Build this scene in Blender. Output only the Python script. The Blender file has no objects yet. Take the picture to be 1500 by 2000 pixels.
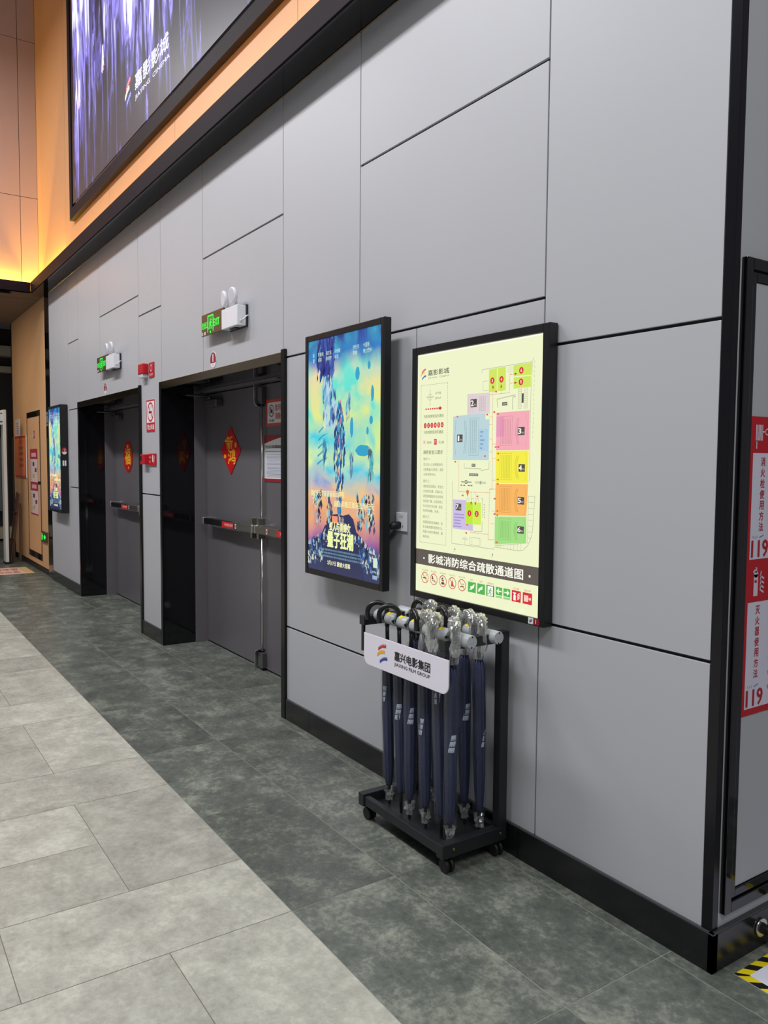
import bpy, bmesh, math, random
from mathutils import Vector, Matrix, noise
random.seed(7)
SC = bpy.context.scene
COL = SC.collection
PI = math.pi

# ------------------------------------------------------------------ camera
def make_camera():
    yaw, pitch, roll = 2.5511546, -0.0627921, 0.0072459
    F = Vector((math.cos(yaw)*math.cos(pitch), math.sin(yaw)*math.cos(pitch), math.sin(pitch)))
    R = F.cross(Vector((0, 0, 1))).normalized()
    U = R.cross(F)
    R2 = R*math.cos(roll)+U*math.sin(roll)
    U2 = -R*math.sin(roll)+U*math.cos(roll)
    cd = bpy.data.cameras.new('camera')
    cd.sensor_fit = 'HORIZONTAL'; cd.sensor_width = 36.0
    cd.lens = 36.0*1553.109/1500.0
    cd.clip_start = 0.05; cd.clip_end = 100
    o = bpy.data.objects.new('camera', cd)
    m = Matrix((R2, U2, -F)).transposed().to_4x4()
    m.translation = Vector((0, -2.0752960, 1.5))
    o.matrix_world = m
    COL.objects.link(o)
    SC.camera = o
make_camera()

# ------------------------------------------------------------------ world, lights, exposure
SC.view_settings.view_transform = 'Standard'
SC.view_settings.look = 'None'
SC.view_settings.exposure = 0.16
SC.view_settings.gamma = 1.0
SC.view_settings.use_curve_mapping = False
SC.cycles.use_denoising = True
SC.cycles.max_bounces = 6
SC.cycles.transparent_max_bounces = 12
SC.cycles.sample_clamp_indirect = 4.0

w = bpy.data.worlds.new('hall'); SC.world = w; w.use_nodes = True
bg = w.node_tree.nodes['Background']
bg.inputs[0].default_value = (0.50, 0.49, 0.55, 1)
bg.inputs[1].default_value = 0.26

def area(name, loc, target, sx, sy, power, color):
    ld = bpy.data.lights.new(name, 'AREA'); ld.shape = 'RECTANGLE'
    ld.size = sx; ld.size_y = sy; ld.energy = power; ld.color = color
    o = bpy.data.objects.new(name, ld); COL.objects.link(o)
    o.location = loc
    d = Vector(target)-Vector(loc)
    o.rotation_euler = d.to_track_quat('-Z', 'Y').to_euler()
    return o
area('ceiling_or_fill_light', (-9.6, -3.1, 6.4), (-9.6, -3.0, 0), 2.4, 0.5, 155, (0.99, 0.985, 1.0))
area('ceiling_or_fill_light', (-5.8, -3.1, 6.4), (-5.8, -3.0, 0), 2.4, 0.5, 190, (0.99, 0.985, 1.0))
area('ceiling_or_fill_light', (-2.2, -3.1, 6.4), (-2.2, -3.0, 0), 2.0, 0.5, 170, (0.99, 0.985, 1.0))
area('ceiling_or_fill_light', (1.6, -2.2, 4.6), (-0.6, -1.2, 0.2), 2.2, 1.2, 92, (0.97, 1.0, 0.98))  # added fill to brighten the right end of the wall, not a ceiling fixture
area('corridor_lamp', (-12.0, -1.6, 3.45), (-12.0, -1.4, 0), 1.2, 0.6, 21, (1.0, 0.84, 0.66))
area('cove_strip_light', (-5.6, -0.125, 3.60), (-5.6, -0.06, 3.70), 9.8, 0.03, 32, (1.0, 0.56, 0.20))
area('cove_strip_light', (-10.0, -0.125, 3.605), (-10.0, -0.06, 3.70), 1.3, 0.03, 18, (1.0, 0.52, 0.05))
area('cove_strip_light', (-10.765, -2.3, 3.60), (-10.82, -2.3, 3.68), 4.4, 0.03, 95, (1.0, 0.60, 0.05))

# ------------------------------------------------------------------ materials
def lin(c):
    if isinstance(c, str):
        c = tuple(int(c[i:i+2], 16) for i in (0, 2, 4))
    r = []
    for v in c[:3]:
        v = v/255.0
        r.append(v/12.92 if v <= 0.04045 else ((v+0.055)/1.055)**2.4)
    return tuple(r)

def pr(name, color, rough=0.5, metal=0.0, spec=0.5, vary=0.06, scale=6.0, bump=0.0, coat=0.0):
    m = bpy.data.materials.new(name); m.use_nodes = True
    nt = m.node_tree; b = nt.nodes['Principled BSDF']
    c = lin(color)
    tc = nt.nodes.new('ShaderNodeTexCoord')
    nz = nt.nodes.new('ShaderNodeTexNoise'); nz.inputs['Scale'].default_value = scale; nz.inputs['Detail'].default_value = 4
    nt.links.new(tc.outputs['Object'], nz.inputs['Vector'])
    mx = nt.nodes.new('ShaderNodeMix'); mx.data_type = 'RGBA'
    mx.inputs[6].default_value = tuple(x*(1-vary) for x in c)+(1,)
    mx.inputs[7].default_value = tuple(min(1, x*(1+vary)) for x in c)+(1,)
    nt.links.new(nz.outputs[0], mx.inputs[0]); nt.links.new(mx.outputs[2], b.inputs['Base Color'])
    b.inputs['Roughness'].default_value = rough
    b.inputs['Metallic'].default_value = metal
    b.inputs['Specular IOR Level'].default_value = spec
    b.inputs['Coat Weight'].default_value = coat
    if bump > 0:
        bp = nt.nodes.new('ShaderNodeBump'); bp.inputs['Strength'].default_value = bump; bp.inputs['Distance'].default_value = 0.002
        n2 = nt.nodes.new('ShaderNodeTexNoise'); n2.inputs['Scale'].default_value = scale*25
        nt.links.new(tc.outputs['Object'], n2.inputs['Vector'])
        nt.links.new(n2.outputs[0], bp.inputs['Height']); nt.links.new(bp.outputs[0], b.inputs['Normal'])
    return m

def attr_mat(name, emit=0.0, rough=0.5, coat=0.0):
    m = bpy.data.materials.new(name); m.use_nodes = True
    nt = m.node_tree; b = nt.nodes['Principled BSDF']
    a = nt.nodes.new('ShaderNodeAttribute'); a.attribute_name = 'Col'
    nt.links.new(a.outputs['Color'], b.inputs['Base Color'])
    b.inputs['Roughness'].default_value = rough
    if emit > 0:
        b.inputs['Base Color'].default_value = (0.02, 0.02, 0.02, 1)
        nt.links.remove(b.inputs['Base Color'].links[0])
        nt.links.new(a.outputs['Color'], b.inputs['Emission Color'])
        b.inputs['Emission Strength'].default_value = emit
        b.inputs['Coat Weight'].default_value = coat
    return m

def emis(name, color, s):
    m = pr(name, (20, 20, 20), 0.3)
    b = m.node_tree.nodes['Principled BSDF']
    b.inputs['Emission Color'].default_value = lin(color)+(1,)
    b.inputs['Emission Strength'].default_value = s
    return m

def plastic_mat(name, haze, lo, hi, gcol):
    m = bpy.data.materials.new(name); m.use_nodes = True
    nt = m.node_tree; nt.nodes.remove(nt.nodes['Principled BSDF'])
    out = nt.nodes['Material Output']
    tr = nt.nodes.new('ShaderNodeBsdfTransparent'); tr.inputs[0].default_value = (0.95, 0.955, 0.955, 1)
    gl = nt.nodes.new('ShaderNodeBsdfGlossy'); gl.inputs['Roughness'].default_value = 0.12
    gl.inputs[0].default_value = (gcol, gcol, gcol, 1)
    df = nt.nodes.new('ShaderNodeBsdfDiffuse'); df.inputs[0].default_value = (0.75, 0.76, 0.75, 1)
    lw = nt.nodes.new('ShaderNodeLayerWeight'); lw.inputs[0].default_value = 0.35
    tc = nt.nodes.new('ShaderNodeTexCoord')
    nz = nt.nodes.new('ShaderNodeTexNoise'); nz.inputs['Scale'].default_value = 60
    bp = nt.nodes.new('ShaderNodeBump'); bp.inputs['Strength'].default_value = 0.6; bp.inputs['Distance'].default_value = 0.004
    nt.links.new(tc.outputs['Object'], nz.inputs['Vector']); nt.links.new(nz.outputs[0], bp.inputs['Height'])
    nt.links.new(bp.outputs[0], gl.inputs['Normal']); nt.links.new(bp.outputs[0], lw.inputs['Normal'])
    a = nt.nodes.new('ShaderNodeMixShader'); a.inputs[0].default_value = haze
    nt.links.new(tr.outputs[0], a.inputs[1]); nt.links.new(df.outputs[0], a.inputs[2])
    b = nt.nodes.new('ShaderNodeMixShader')
    mr = nt.nodes.new('ShaderNodeMapRange'); mr.inputs[1].default_value = 0.0; mr.inputs[2].default_value = 1.0
    mr.inputs[3].default_value = lo; mr.inputs[4].default_value = hi; mr.interpolation_type = 'SMOOTHERSTEP'
    nt.links.new(lw.outputs['Facing'], mr.inputs[0])
    nt.links.new(mr.outputs[0], b.inputs[0]); nt.links.new(a.outputs[0], b.inputs[1]); nt.links.new(gl.outputs[0], b.inputs[2])
    nt.links.new(b.outputs[0], out.inputs[0])
    return m

M = {}
M['grey_panel'] = pr('grey_panel', (178, 179, 184), 0.45, spec=0.35, vary=0.03, scale=1.3)
M['joint'] = pr('joint_black', (14, 14, 18), 0.6)
M['black_gloss'] = pr('black_gloss', (10, 10, 14), 0.06, spec=0.6)
M['soffit'] = pr('soffit_black', (13, 13, 18), 0.10, spec=0.5)
M['lip'] = pr('lip_black', (30, 22, 29), 0.6, spec=0.08)
M['frame_dark'] = pr('frame_dark', (30, 22, 26), 0.55, spec=0.1)
M['black_metal'] = pr('black_metal', (34, 34, 34), 0.22, metal=0.65)
M['chrome_dark'] = pr('dark_polished_steel', (176, 160, 128), 0.13, metal=1.0)
M['base'] = pr('baseboard_black', (22, 23, 24), 0.22, spec=0.5, vary=0.15)
M['base_edge'] = pr('baseboard_edge', (60, 62, 64), 0.4)
M['door_grey'] = pr('door_grey', (98, 95, 99), 0.32, spec=0.45, vary=0.03, scale=2)
M['warm_wall'] = pr('warm_wood_wall', (196, 146, 100), 0.5, vary=0.05, scale=3)
M['cream_wall'] = pr('cream_wall', (172, 146, 138), 0.55, vary=0.03, scale=2)
M['orange_wood'] = pr('orange_wood', (218, 170, 122), 0.5, vary=0.05, scale=4)
M['corr_ceiling'] = pr('corridor_ceiling', (120, 100, 82), 0.7)
M['dark_brown'] = pr('dark_brown', (44, 38, 34), 0.6)
M['beige'] = pr('beige_band', (196, 186, 162), 0.6)
M['white_plastic'] = pr('white_plastic', (225, 226, 232), 0.35, vary=0.02)
M['lens'] = pr('frosted_lens', (205, 206, 214), 0.25, vary=0.02)
M['steel'] = pr('brushed_steel', (176, 172, 162), 0.28, metal=1.0, vary=0.1, scale=30)
M['steel_light'] = pr('bright_steel', (215, 213, 208), 0.2, metal=0.9)
M['closer'] = pr('closer_grey', (92, 92, 94), 0.35, metal=0.4)
M['frame_black'] = pr('frame_black', (17, 17, 19), 0.35, vary=0.1)
M['rack_black'] = pr('rack_black', (27, 29, 33), 0.42, vary=0.12, scale=20)
M['rubber'] = pr('rubber_black', (16, 16, 17), 0.5)
M['handle_black'] = pr('handle_black', (20, 20, 21), 0.28, spec=0.5)
M['tube_grey'] = pr('tube_grey', (176, 180, 184), 0.38, vary=0.03)
M['yellow'] = pr('yellow_tag', (236, 214, 24), 0.4)
M['navy'] = pr('navy_fabric', (36, 44, 76), 0.42, vary=0.25, scale=14, bump=0.3)
M['brass'] = pr('brass_screw', (170, 150, 96), 0.3, metal=0.9)
M['red_plastic'] = pr('red_plastic', (186, 20, 34), 0.35)
M['bronze'] = pr('bronze_plate', (98, 84, 62), 0.35, metal=0.6, vary=0.15)
M['clear'] = plastic_mat('clear_plastic', 0.010, 0.02, 0.22, 0.8)
M['crumpled'] = plastic_mat('crumpled_plastic', 0.17, 0.10, 0.80, 1.3)
M['print'] = attr_mat('printed_ink', 0, 0.4)
M['print_gloss'] = attr_mat('printed_gloss', 0, 0.2)
M['print_lit'] = attr_mat('backlit_print', 0.90, 0.3, 0.3)
M['print_screen'] = attr_mat('screen_print', 0.92, 0.2, 0.3)
M['print_led'] = attr_mat('led_print', 1.6, 0.4)
M['wood_dark'] = pr('dark_wood', (92, 60, 38), 0.5, vary=0.2, scale=20)
M['gate_white'] = pr('gate_white', (214, 216, 212), 0.4)
M['grey_paint'] = pr('grey_paint', (130, 132, 136), 0.5)

# ------------------------------------------------------------------ mesh helpers
def new_bm():
    return bmesh.new()

def box(bm, x0, x1, y0, y1, z0, z1, mi=0):
    vs = [bm.verts.new(p) for p in ((x0, y0, z0), (x1, y0, z0), (x1, y1, z0), (x0, y1, z0), (x0, y0, z1), (x1, y0, z1), (x1, y1, z1), (x0, y1, z1))]
    for f in ((3, 2, 1, 0), (4, 5, 6, 7), (0, 1, 5, 4), (1, 2, 6, 5), (2, 3, 7, 6), (3, 0, 4, 7)):
        fc = bm.faces.new([vs[i] for i in f]); fc.material_index = mi
    return vs

def frame_of(d):
    d = d.normalized()
    a = Vector((0, 0, 1)) if abs(d.z) < 0.9 else Vector((1, 0, 0))
    u = d.cross(a).normalized(); v = d.cross(u)
    return u, v

def tube(bm, pts, rad, n=16, mi=0, caps=True, fn=None):
    pts = [Vector(p) for p in pts]
    rs = rad if isinstance(rad, (list, tuple)) else [rad]*len(pts)
    rings = []; u = None
    for i, p in enumerate(pts):
        d = (pts[min(i+1, len(pts)-1)]-pts[max(i-1, 0)]).normalized()
        if u is None:
            u, v = frame_of(d)
        else:
            u = (u-d*u.dot(d)).normalized(); v = d.cross(u)
        ring = []
        for k in range(n):
            a = 2*PI*k/n
            r = rs[i]*(fn(i, a) if fn else 1.0)
            ring.append(bm.verts.new(p+(u*math.cos(a)+v*math.sin(a))*r))
        rings.append(ring)
    for i in range(len(rings)-1):
        for k in range(n):
            f = bm.faces.new((rings[i][k], rings[i][(k+1) % n], rings[i+1][(k+1) % n], rings[i+1][k]))
            f.material_index = mi; f.smooth = True
    if caps:
        bm.faces.new(list(reversed(rings[0]))).material_index = mi
        bm.faces.new(rings[-1]).material_index = mi
    return rings

def prism(bm, pts, vec, mi=0):
    vec = Vector(vec)
    a = [bm.verts.new(p) for p in pts]; b = [bm.verts.new(Vector(p)+vec) for p in pts]
    n = len(pts)
    for f in (a[::-1], b):
        bm.faces.new(f).material_index = mi
    for i in range(n):
        bm.faces.new((a[i], a[(i+1) % n], b[(i+1) % n], b[i])).material_index = mi

def obj(name, bm, mats, parent=None, bevel=0.0, seg=2, fix=True):
    if fix:
        bmesh.ops.recalc_face_normals(bm, faces=bm.faces)
    me = bpy.data.meshes.new(name); bm.to_mesh(me); bm.free()
    for m in (mats if isinstance(mats, (list, tuple)) else [mats]):
        me.materials.append(M[m] if isinstance(m, str) else m)
    o = bpy.data.objects.new(name, me); COL.objects.link(o)
    if parent is not None:
        o.parent = parent
    if bevel > 0:
        md = o.modifiers.new('bevel', 'BEVEL'); md.width = bevel; md.segments = seg; md.limit_method = 'ANGLE'
    return o

def tag(o, label, cat, group=None):
    o['label'] = label; o['category'] = cat
    if group: o['group'] = group
    return o

def thing(name, label, cat, loc=(0, 0, 0), group=None):
    o = bpy.data.objects.new(name, None); COL.objects.link(o); o.location = loc
    o.empty_display_size = 0.1
    return tag(o, label, cat, group)

def struct(name, bm, mats, bevel=0.0, fix=True):
    o = obj(name, bm, mats, None, bevel, fix=fix); o['kind'] = 'structure'; return o

def local(par, pts_fn):
    pass

# ------------------------------------------------------------------ flat graphics (prints, lettering)
_tc = {}
def text_mesh(s, bold):
    k = (s, bold)
    if k in _tc: return _tc[k]
    c = bpy.data.curves.new('t', 'FONT'); c.body = s; c.size = 1.0; c.offset = bold; c.resolution_u = 2
    o = bpy.data.objects.new('t', c); COL.objects.link(o)
    dg = bpy.context.evaluated_depsgraph_get()
    m = bpy.data.meshes.new_from_object(o.evaluated_get(dg))
    vs = [(v.co.x, v.co.y) for v in m.vertices]; fs = [tuple(p.vertices) for p in m.polygons]
    bpy.data.objects.remove(o); bpy.data.curves.remove(c); bpy.data.meshes.remove(m)
    xs = [v[0] for v in vs]; ys = [v[1] for v in vs]
    _tc[k] = (vs, fs, min(xs), max(xs), min(ys), max(ys))
    return _tc[k]

class Gfx:
    """flat coloured shapes on the plane origin + u*U + v*V, each layer a hair above the one below"""
    def __init__(s, origin, U, V, N, step=0.0004):
        s.o = Vector(origin); s.U = Vector(U); s.V = Vector(V); s.N = Vector(N); s.step = step
        s.vs = []; s.fs = []; s.cs = []
    def P(s, u, v, L):
        return s.o+s.U*u+s.V*v+s.N*(L*s.step)
    def poly(s, pts, col, L=1):
        b = len(s.vs)
        s.vs += [s.P(u, v, L) for u, v in pts]
        s.fs.append(tuple(range(b, b+len(pts)))); s.cs.append(lin(col))
    def rect(s, u0, v0, u1, v1, col, L=1):
        s.poly([(u0, v0), (u1, v0), (u1, v1), (u0, v1)], col, L)
    def ell(s, u, v, ru, rv, col, L=1, n=28):
        s.poly([(u+ru*math.cos(2*PI*i/n), v+rv*math.sin(2*PI*i/n)) for i in range(n)], col, L)
    def ring(s, u, v, r, wd, col, L=1, n=32):
        for i in range(n):
            a, b = 2*PI*i/n, 2*PI*(i+1)/n
            s.poly([(u+r*math.cos(a), v+r*math.sin(a)), (u+r*math.cos(b), v+r*math.sin(b)), (u+(r-wd)*math.cos(b), v+(r-wd)*math.sin(b)), (u+(r-wd)*math.cos(a), v+(r-wd)*math.sin(a))], col, L)
    def line(s, p, q, wd, col, L=1, dash=None):
        p = Vector(p); q = Vector(q); d = q-p; ln = d.length
        if ln < 1e-6: return
        d /= ln; n = Vector((-d.y, d.x))*wd/2
        segs = [(0, ln)]
        if dash:
            segs = []; t = 0
            while t < ln:
                segs.append((t, min(ln, t+dash))); t += dash*1.7
        for a, b in segs:
            A = p+d*a; B = p+d*b
            s.poly([tuple(A-n), tuple(B-n), tuple(B+n), tuple(A+n)], col, L)
    def pline(s, pts, wd, col, L=1, dash=None):
        for a, b in zip(pts, pts[1:]): s.line(a, b, wd, col, L, dash)
    def text(s, t, u, v, h, col, L=2, w=None, bold=0.0, align='l', vert=False):
        """left-bottom at (u, v), glyph height h, optional total width w"""
        if vert:
            for i, ch in enumerate(t): s.text(ch, u-h*0.5*(w or 1), v-h*1.0-i*h*1.24, h, col, L, w=h*(w or 1), bold=bold)
            return
        vs, fs, x0, x1, y0, y1 = text_mesh(t, 0.0)
        sy = h/(y1-y0); sx = sy if w is None else w/(x1-x0)
        W = (x1-x0)*sx
        ou = u if align == 'l' else (u-W/2 if align == 'c' else u-W)
        b = len(s.vs); c = lin(col)
        s.vs += [s.P(ou+(x-x0)*sx, v+(y-y0)*sy, L) for x, y in vs]
        for f in fs:
            s.fs.append(tuple(b+i for i in f)); s.cs.append(c)
        if bold > 0:
            e = bold*h*1.25
            for k, (du, dv) in enumerate(((e, 0), (-e, 0), (0, e*.7), (0, -e*.7))):
                b = len(s.vs)
                s.vs += [s.P(ou+(x-x0)*sx+du, v+(y-y0)*sy+dv, L+.08*(k+1)) for x, y in vs]
                for f in fs:
                    s.fs.append(tuple(b+i for i in f)); s.cs.append(c)
    def build(s, name, mat, parent=None):
        me = bpy.data.meshes.new(name)
        inv = Matrix.Translation(-parent_loc(parent)) if parent else Matrix()
        me.from_pydata([tuple(inv @ v) for v in s.vs], [], s.fs)
        at = me.color_attributes.new('Col', 'FLOAT_COLOR', 'CORNER')
        buf = []
        for f, c in zip(s.fs, s.cs): buf += list(c+(1.0,))*len(f)
        at.data.foreach_set('color', buf)
        me.materials.append(M[mat]); me.validate()
        o = bpy.data.objects.new(name, me); COL.objects.link(o)
        if parent: o.parent = parent
        return o

def parent_loc(p):
    v = Vector((0, 0, 0))
    while p is not None:
        v += p.location; p = p.parent
    return v
X_, Y_, Z_ = Vector((1, 0, 0)), Vector((0, 1, 0)), Vector((0, 0, 1))
def on_wall(x, z, y): return Gfx((x, y, z), X_, Z_, -Y_)         # back wall, facing the room
def on_right(y, z, x): return Gfx((x, y, z), Y_, Z_, X_)         # end face of the wall, facing +X

# local-space versions: boxes given in world coordinates, shifted to the parent's base
def wbox(par, bm, x0, x1, y0, y1, z0, z1, mi=0):
    p = parent_loc(par); box(bm, x0-p.x, x1-p.x, y0-p.y, y1-p.y, z0-p.z, z1-p.z, mi)
def wpts(par, pts):
    p = parent_loc(par); return [Vector(q)-p for q in pts]

# ------------------------------------------------------------------ floor
def tile_mat(name, c1, c2, c3, rough):
    m = bpy.data.materials.new(name); m.use_nodes = True
    nt = m.node_tree; b = nt.nodes['Principled BSDF']
    tc = nt.nodes.new('ShaderNodeTexCoord')
    at = nt.nodes.new('ShaderNodeAttribute'); at.attribute_name = 'Col'
    sh = nt.nodes.new('ShaderNodeVectorMath'); sh.operation = 'MULTIPLY_ADD'
    sh.inputs[1].default_value = (9, 9, 9)
    nt.links.new(at.outputs['Color'], sh.inputs[0]); nt.links.new(tc.outputs['Object'], sh.inputs[2])
    n1 = nt.nodes.new('ShaderNodeTexNoise'); n1.inputs['Scale'].default_value = 5.5; n1.inputs['Detail'].default_value = 12; n1.inputs['Roughness'].default_value = 0.72
    n1.inputs['Distortion'].default_value = 0.15
    n2 = nt.nodes.new('ShaderNodeTexNoise'); n2.inputs['Scale'].default_value = 42; n2.inputs['Detail'].default_value = 5; n2.inputs['Roughness'].default_value = 0.7
    nt.links.new(sh.outputs[0], n1.inputs['Vector']); nt.links.new(sh.outputs[0], n2.inputs['Vector'])
    cr = nt.nodes.new('ShaderNodeValToRGB'); e = cr.color_ramp.elements
    e[0].position = 0.30; e[0].color = lin(c1)+(1,)
    e[1].position = 0.72; e[1].color = lin(c3)+(1,)
    k = e.new(0.50); k.color = lin(c2)+(1,)
    ma = nt.nodes.new('ShaderNodeMath'); ma.operation = 'MULTIPLY_ADD'; ma.inputs[1].default_value = 0.52; 
    sb = nt.nodes.new('ShaderNodeMath'); sb.operation = 'SUBTRACT'; sb.inputs[1].default_value = 0.26
    nt.links.new(n2.outputs[0], ma.inputs[0]); nt.links.new(n1.outputs[0], sb.inputs[0]); nt.links.new(sb.outputs[0], ma.inputs[2])
    nt.links.new(ma.outputs[0], cr.inputs[0])
    hs = nt.nodes.new('ShaderNodeHueSaturation')
    mr = nt.nodes.new('ShaderNodeMapRange'); mr.inputs[3].default_value = 0.84; mr.inputs[4].default_value = 1.14
    nt.links.new(at.outputs['Fac'], mr.inputs[0]); nt.links.new(mr.outputs[0], hs.inputs['Value'])
    nt.links.new(cr.outputs[0], hs.inputs['Color']); nt.links.new(hs.outputs[0], b.inputs['Base Color'])
    m2 = nt.nodes.new('ShaderNodeMapRange'); m2.inputs[3].default_value = rough-0.06; m2.inputs[4].default_value = rough+0.10
    nt.links.new(n1.outputs[0], m2.inputs[0]); nt.links.new(m2.outputs[0], b.inputs['Roughness'])
    b.inputs['Specular IOR Level'].default_value = 0.5
    return m
M['tile_dark'] = tile_mat('dark_tile', (72, 76, 72), (94, 99, 92), (140, 144, 131), 0.33)
M['tile_light'] = tile_mat('light_tile', (143, 142, 132), (165, 164, 153), (191, 190, 177), 0.42)
M['grout_light'] = pr('brown_grout', (104, 98, 86), 0.8)
M['grout_dark'] = pr('pale_grout', (138, 140, 132), 0.8)

def build_floor():
    T = 0.41667; G = 0.0012
    tiles = []
    yb = -0.8933
    def add(x0, x1, y0, y1, mi): tiles.append((x0, x1, y0, y1, mi))
    # dark border along the wall: two courses of 0.83 m tiles
    for k in range(-22, 8):
        x0 = -2.30+k*2*T
        add(x0, x0+2*T, yb, yb+T, 0)
        add(x0, x0+2*T, yb+T, yb+2*T, 0)
        add(x0, x0+2*T, yb+2*T, yb+3*T, 0)
        add(x0, x0+2*T, yb+3*T, yb+5*T, 0)
    # light field in a herringbone-like bond
    occ = set()
    def cell(c, r): return (-2.30+c*T, -2.30+(c+1)*T, yb-(r+1)*T, yb-r*T)
    for r in range(0, 12):
        for c in range(-42, 14):
            if (c, r) in occ: continue
            vert = ((c-r) % 3 == 2) if r == 0 else None
            if r == 0:
                if (c+1) % 3 == 0:
                    occ |= {(c, 0), (c, 1)}; a = cell(c, 0); b = cell(c, 1); add(a[0], a[1], b[2], a[3], 1)
                elif (c, 0) not in occ and (c+1) % 3 == 1:
                    occ |= {(c, 0), (c+1, 0)}; a = cell(c, 0); add(a[0], a[0]+2*T, a[2], a[3], 1)
                else:
                    occ.add((c, 0)); a = cell(c, 0); add(*a, 1)
            else:
                a = cell(c, r)
                if r % 2 == 1 and (c, r+1) not in occ:
                    occ |= {(c, r), (c, r+1)}; add(a[0], a[1], a[2]-T, a[3], 1)
                else:
                    occ.add((c, r)); add(*a, 1)
    vs = []; fs = []; mi = []; cs = []
    rnd = random.Random(3)
    for (x0, x1, y0, y1, k) in tiles:
        b = len(vs); g = G if k else 0.0016
        vs += [(x0+g, y0+g, 0), (x1-g, y0+g, 0), (x1-g, y1-g, 0), (x0+g, y1-g, 0)]
        fs.append((b, b+1, b+2, b+3)); mi.append(k); v = rnd.random(); cs += [v, rnd.random()*0.3+v*0.7, v, 1.0]*4
    # grout beds
    for (x0, x1, y0, y1, k) in ((-22, 4.5, yb, yb+5*T, 2), (-22, 4.5, yb-13*T, yb, 3)):
        b = len(vs); vs += [(x0, y0, -0.0008), (x1, y0, -0.0008), (x1, y1, -0.0008), (x0, y1, -0.0008)]
        fs.append((b, b+1, b+2, b+3)); mi.append(k); cs += [0.5, 0.5, 0.5, 1]*4
    b = len(vs)
    for z in (-0.0010, -0.05):
        vs += [(-22, yb-13*T, z), (4.5, yb-13*T, z), (4.5, yb+5*T, z), (-22, yb+5*T, z)]
    for f in ((0, 1, 2, 3), (7, 6, 5, 4), (0, 4, 5, 1), (1, 5, 6, 2), (2, 6, 7, 3), (3, 7, 4, 0)):
        fs.append(tuple(b+i for i in f)); mi.append(2); cs += [0.5, 0.5, 0.5, 1]*4
    me = bpy.data.meshes.new('floor'); me.from_pydata(vs, [], fs)
    at = me.color_attributes.new('Col', 'FLOAT_COLOR', 'CORNER'); at.data.foreach_set('color', cs)
    for m in ('tile_dark', 'tile_light', 'grout_dark', 'grout_light'): me.materials.append(M[m])
    me.polygons.foreach_set('material_index', mi)
    o = bpy.data.objects.new('floor', me); COL.objects.link(o); o['kind'] = 'structure'
build_floor()

# ------------------------------------------------------------------ grey panelled wall
ZT = 3.545
D1 = (-6.283, -4.143); D2 = (-9.04, -6.862); DZ = 2.115
def build_back_wall():
    bm = new_bm()
    gv, gh = 0.0034, 0.0056
    P = [(-10.537, -9.53, .12, ZT), (-9.53, -9.04, .12, 1.19), (-9.53, -9.04, 1.19, 2.06), (-9.53, -9.04, 2.06, 2.80), (-9.53, -9.04, 2.80, ZT),
         (-9.04, -8.145, 2.115, ZT), (-8.145, -6.88, 2.115, 2.90), (-8.145, -6.88, 2.90, ZT),
         (-6.88, -6.285, .12, 1.215), (-6.88, -6.285, 1.215, 2.722), (-6.88, -6.285, 2.722, ZT),
         (-6.285, -5.385, 2.115, ZT), (-5.385, -4.143, 2.115, 2.897), (-5.385, -4.143, 2.897, ZT),
         (-4.143, -3.322, 2.09, ZT), (-3.322, -2.075, 2.09, 2.915), (-3.322, -2.075, 2.915, ZT),
         (-4.143, -2.85, .12, .544), (-4.143, -2.85, .544, 2.09), (-2.85, -2.075, .12, 2.09),
         (-2.075, -1.372, .12, .921), (-2.075, -1.372, .921, 1.917), (-2.075, -1.372, 1.917, ZT)]
    for x0, x1, z0, z1 in P:
        box(bm, x0+gv, x1-gv, 0.0, 0.012, z0+(gh if z0 > .2 else 0), z1-gh, 0)
    for x0, x1, z0, z1 in ((-10.8, D2[0], 0, ZT+.3), (D2[0], D2[1], DZ, ZT+.3), (D2[1], D1[0], 0, ZT+.3), (D1[0], D1[1], DZ, ZT+.3), (D1[1], -1.35, 0, ZT+.3)):
        box(bm, x0, x1, 0.0125, 0.10, z0, z1, 1)
    struct('wall_back', bm, ['grey_panel', 'joint'], 0.001)
build_back_wall()

# end face of the wall (turns the corner at x = -1.34)
bm = new_bm()
box(bm, -1.37, -1.344, 0.026, 4.0, 0.12, 3.9, 0)
box(bm, -1.46, -1.3705, 0.105, 4.0, 0, 3.9, 0)
struct('wall_right', bm, ['grey_panel'], 0.001)
bm = new_bm(); box(bm, -1.3718, -1.338, -0.003, 0.0255, 0.118, 3.9)
M['trim_steel'] = pr('trim_dark_steel', (50, 49, 54), 0.2, metal=0.85)
struct('trim_1', bm, ['trim_steel'], 0.0015)
# upper wall above the soffit over the corner
bm = new_bm()
for x0, x1 in ((-12.142, -10.70), (-10.69, -9.378), (-9.372, -7.62), (-7.615, -5.843), (-5.838, -3.912), (-3.907, -2.2), (-2.195, -0.5)):
    if x0 < -11: continue
    box(bm, x0, x1, -0.03, 0.0, 3.60, 8.2, 0)
box(bm, -10.69, -0.5, -0.028, 0.02, 3.57, 8.2, 1)
struct('wall_upper', bm, ['warm_wall', 'dark_brown'])
# chamfered reveal and the upper return wall at the far end
bm = new_bm()
prism(bm, [(-10.69, -0.03, 3.6), (-10.82, -0.047, 3.6), (-10.82, 0.0, 3.6), (-10.69, 0.0, 3.6)], (0, 0, 4.6), 0)
for y0, y1 in ((-0.245, -0.05), (-1.45, -0.251), (-2.65, -1.456), (-4.0, -2.656)):
    for z0, z1 in ((3.60, 4.728), (4.735, 6.6), (6.606, 8.2)):
        box(bm, -10.84, -10.82, y0, y1, z0, z1, 1)
box(bm, -10.95, -10.835, -4.0, 0.0, 3.58, 8.2, 2)
struct('wall_left', bm, ['warm_wall', 'cream_wall', 'dark_brown'])
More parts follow.
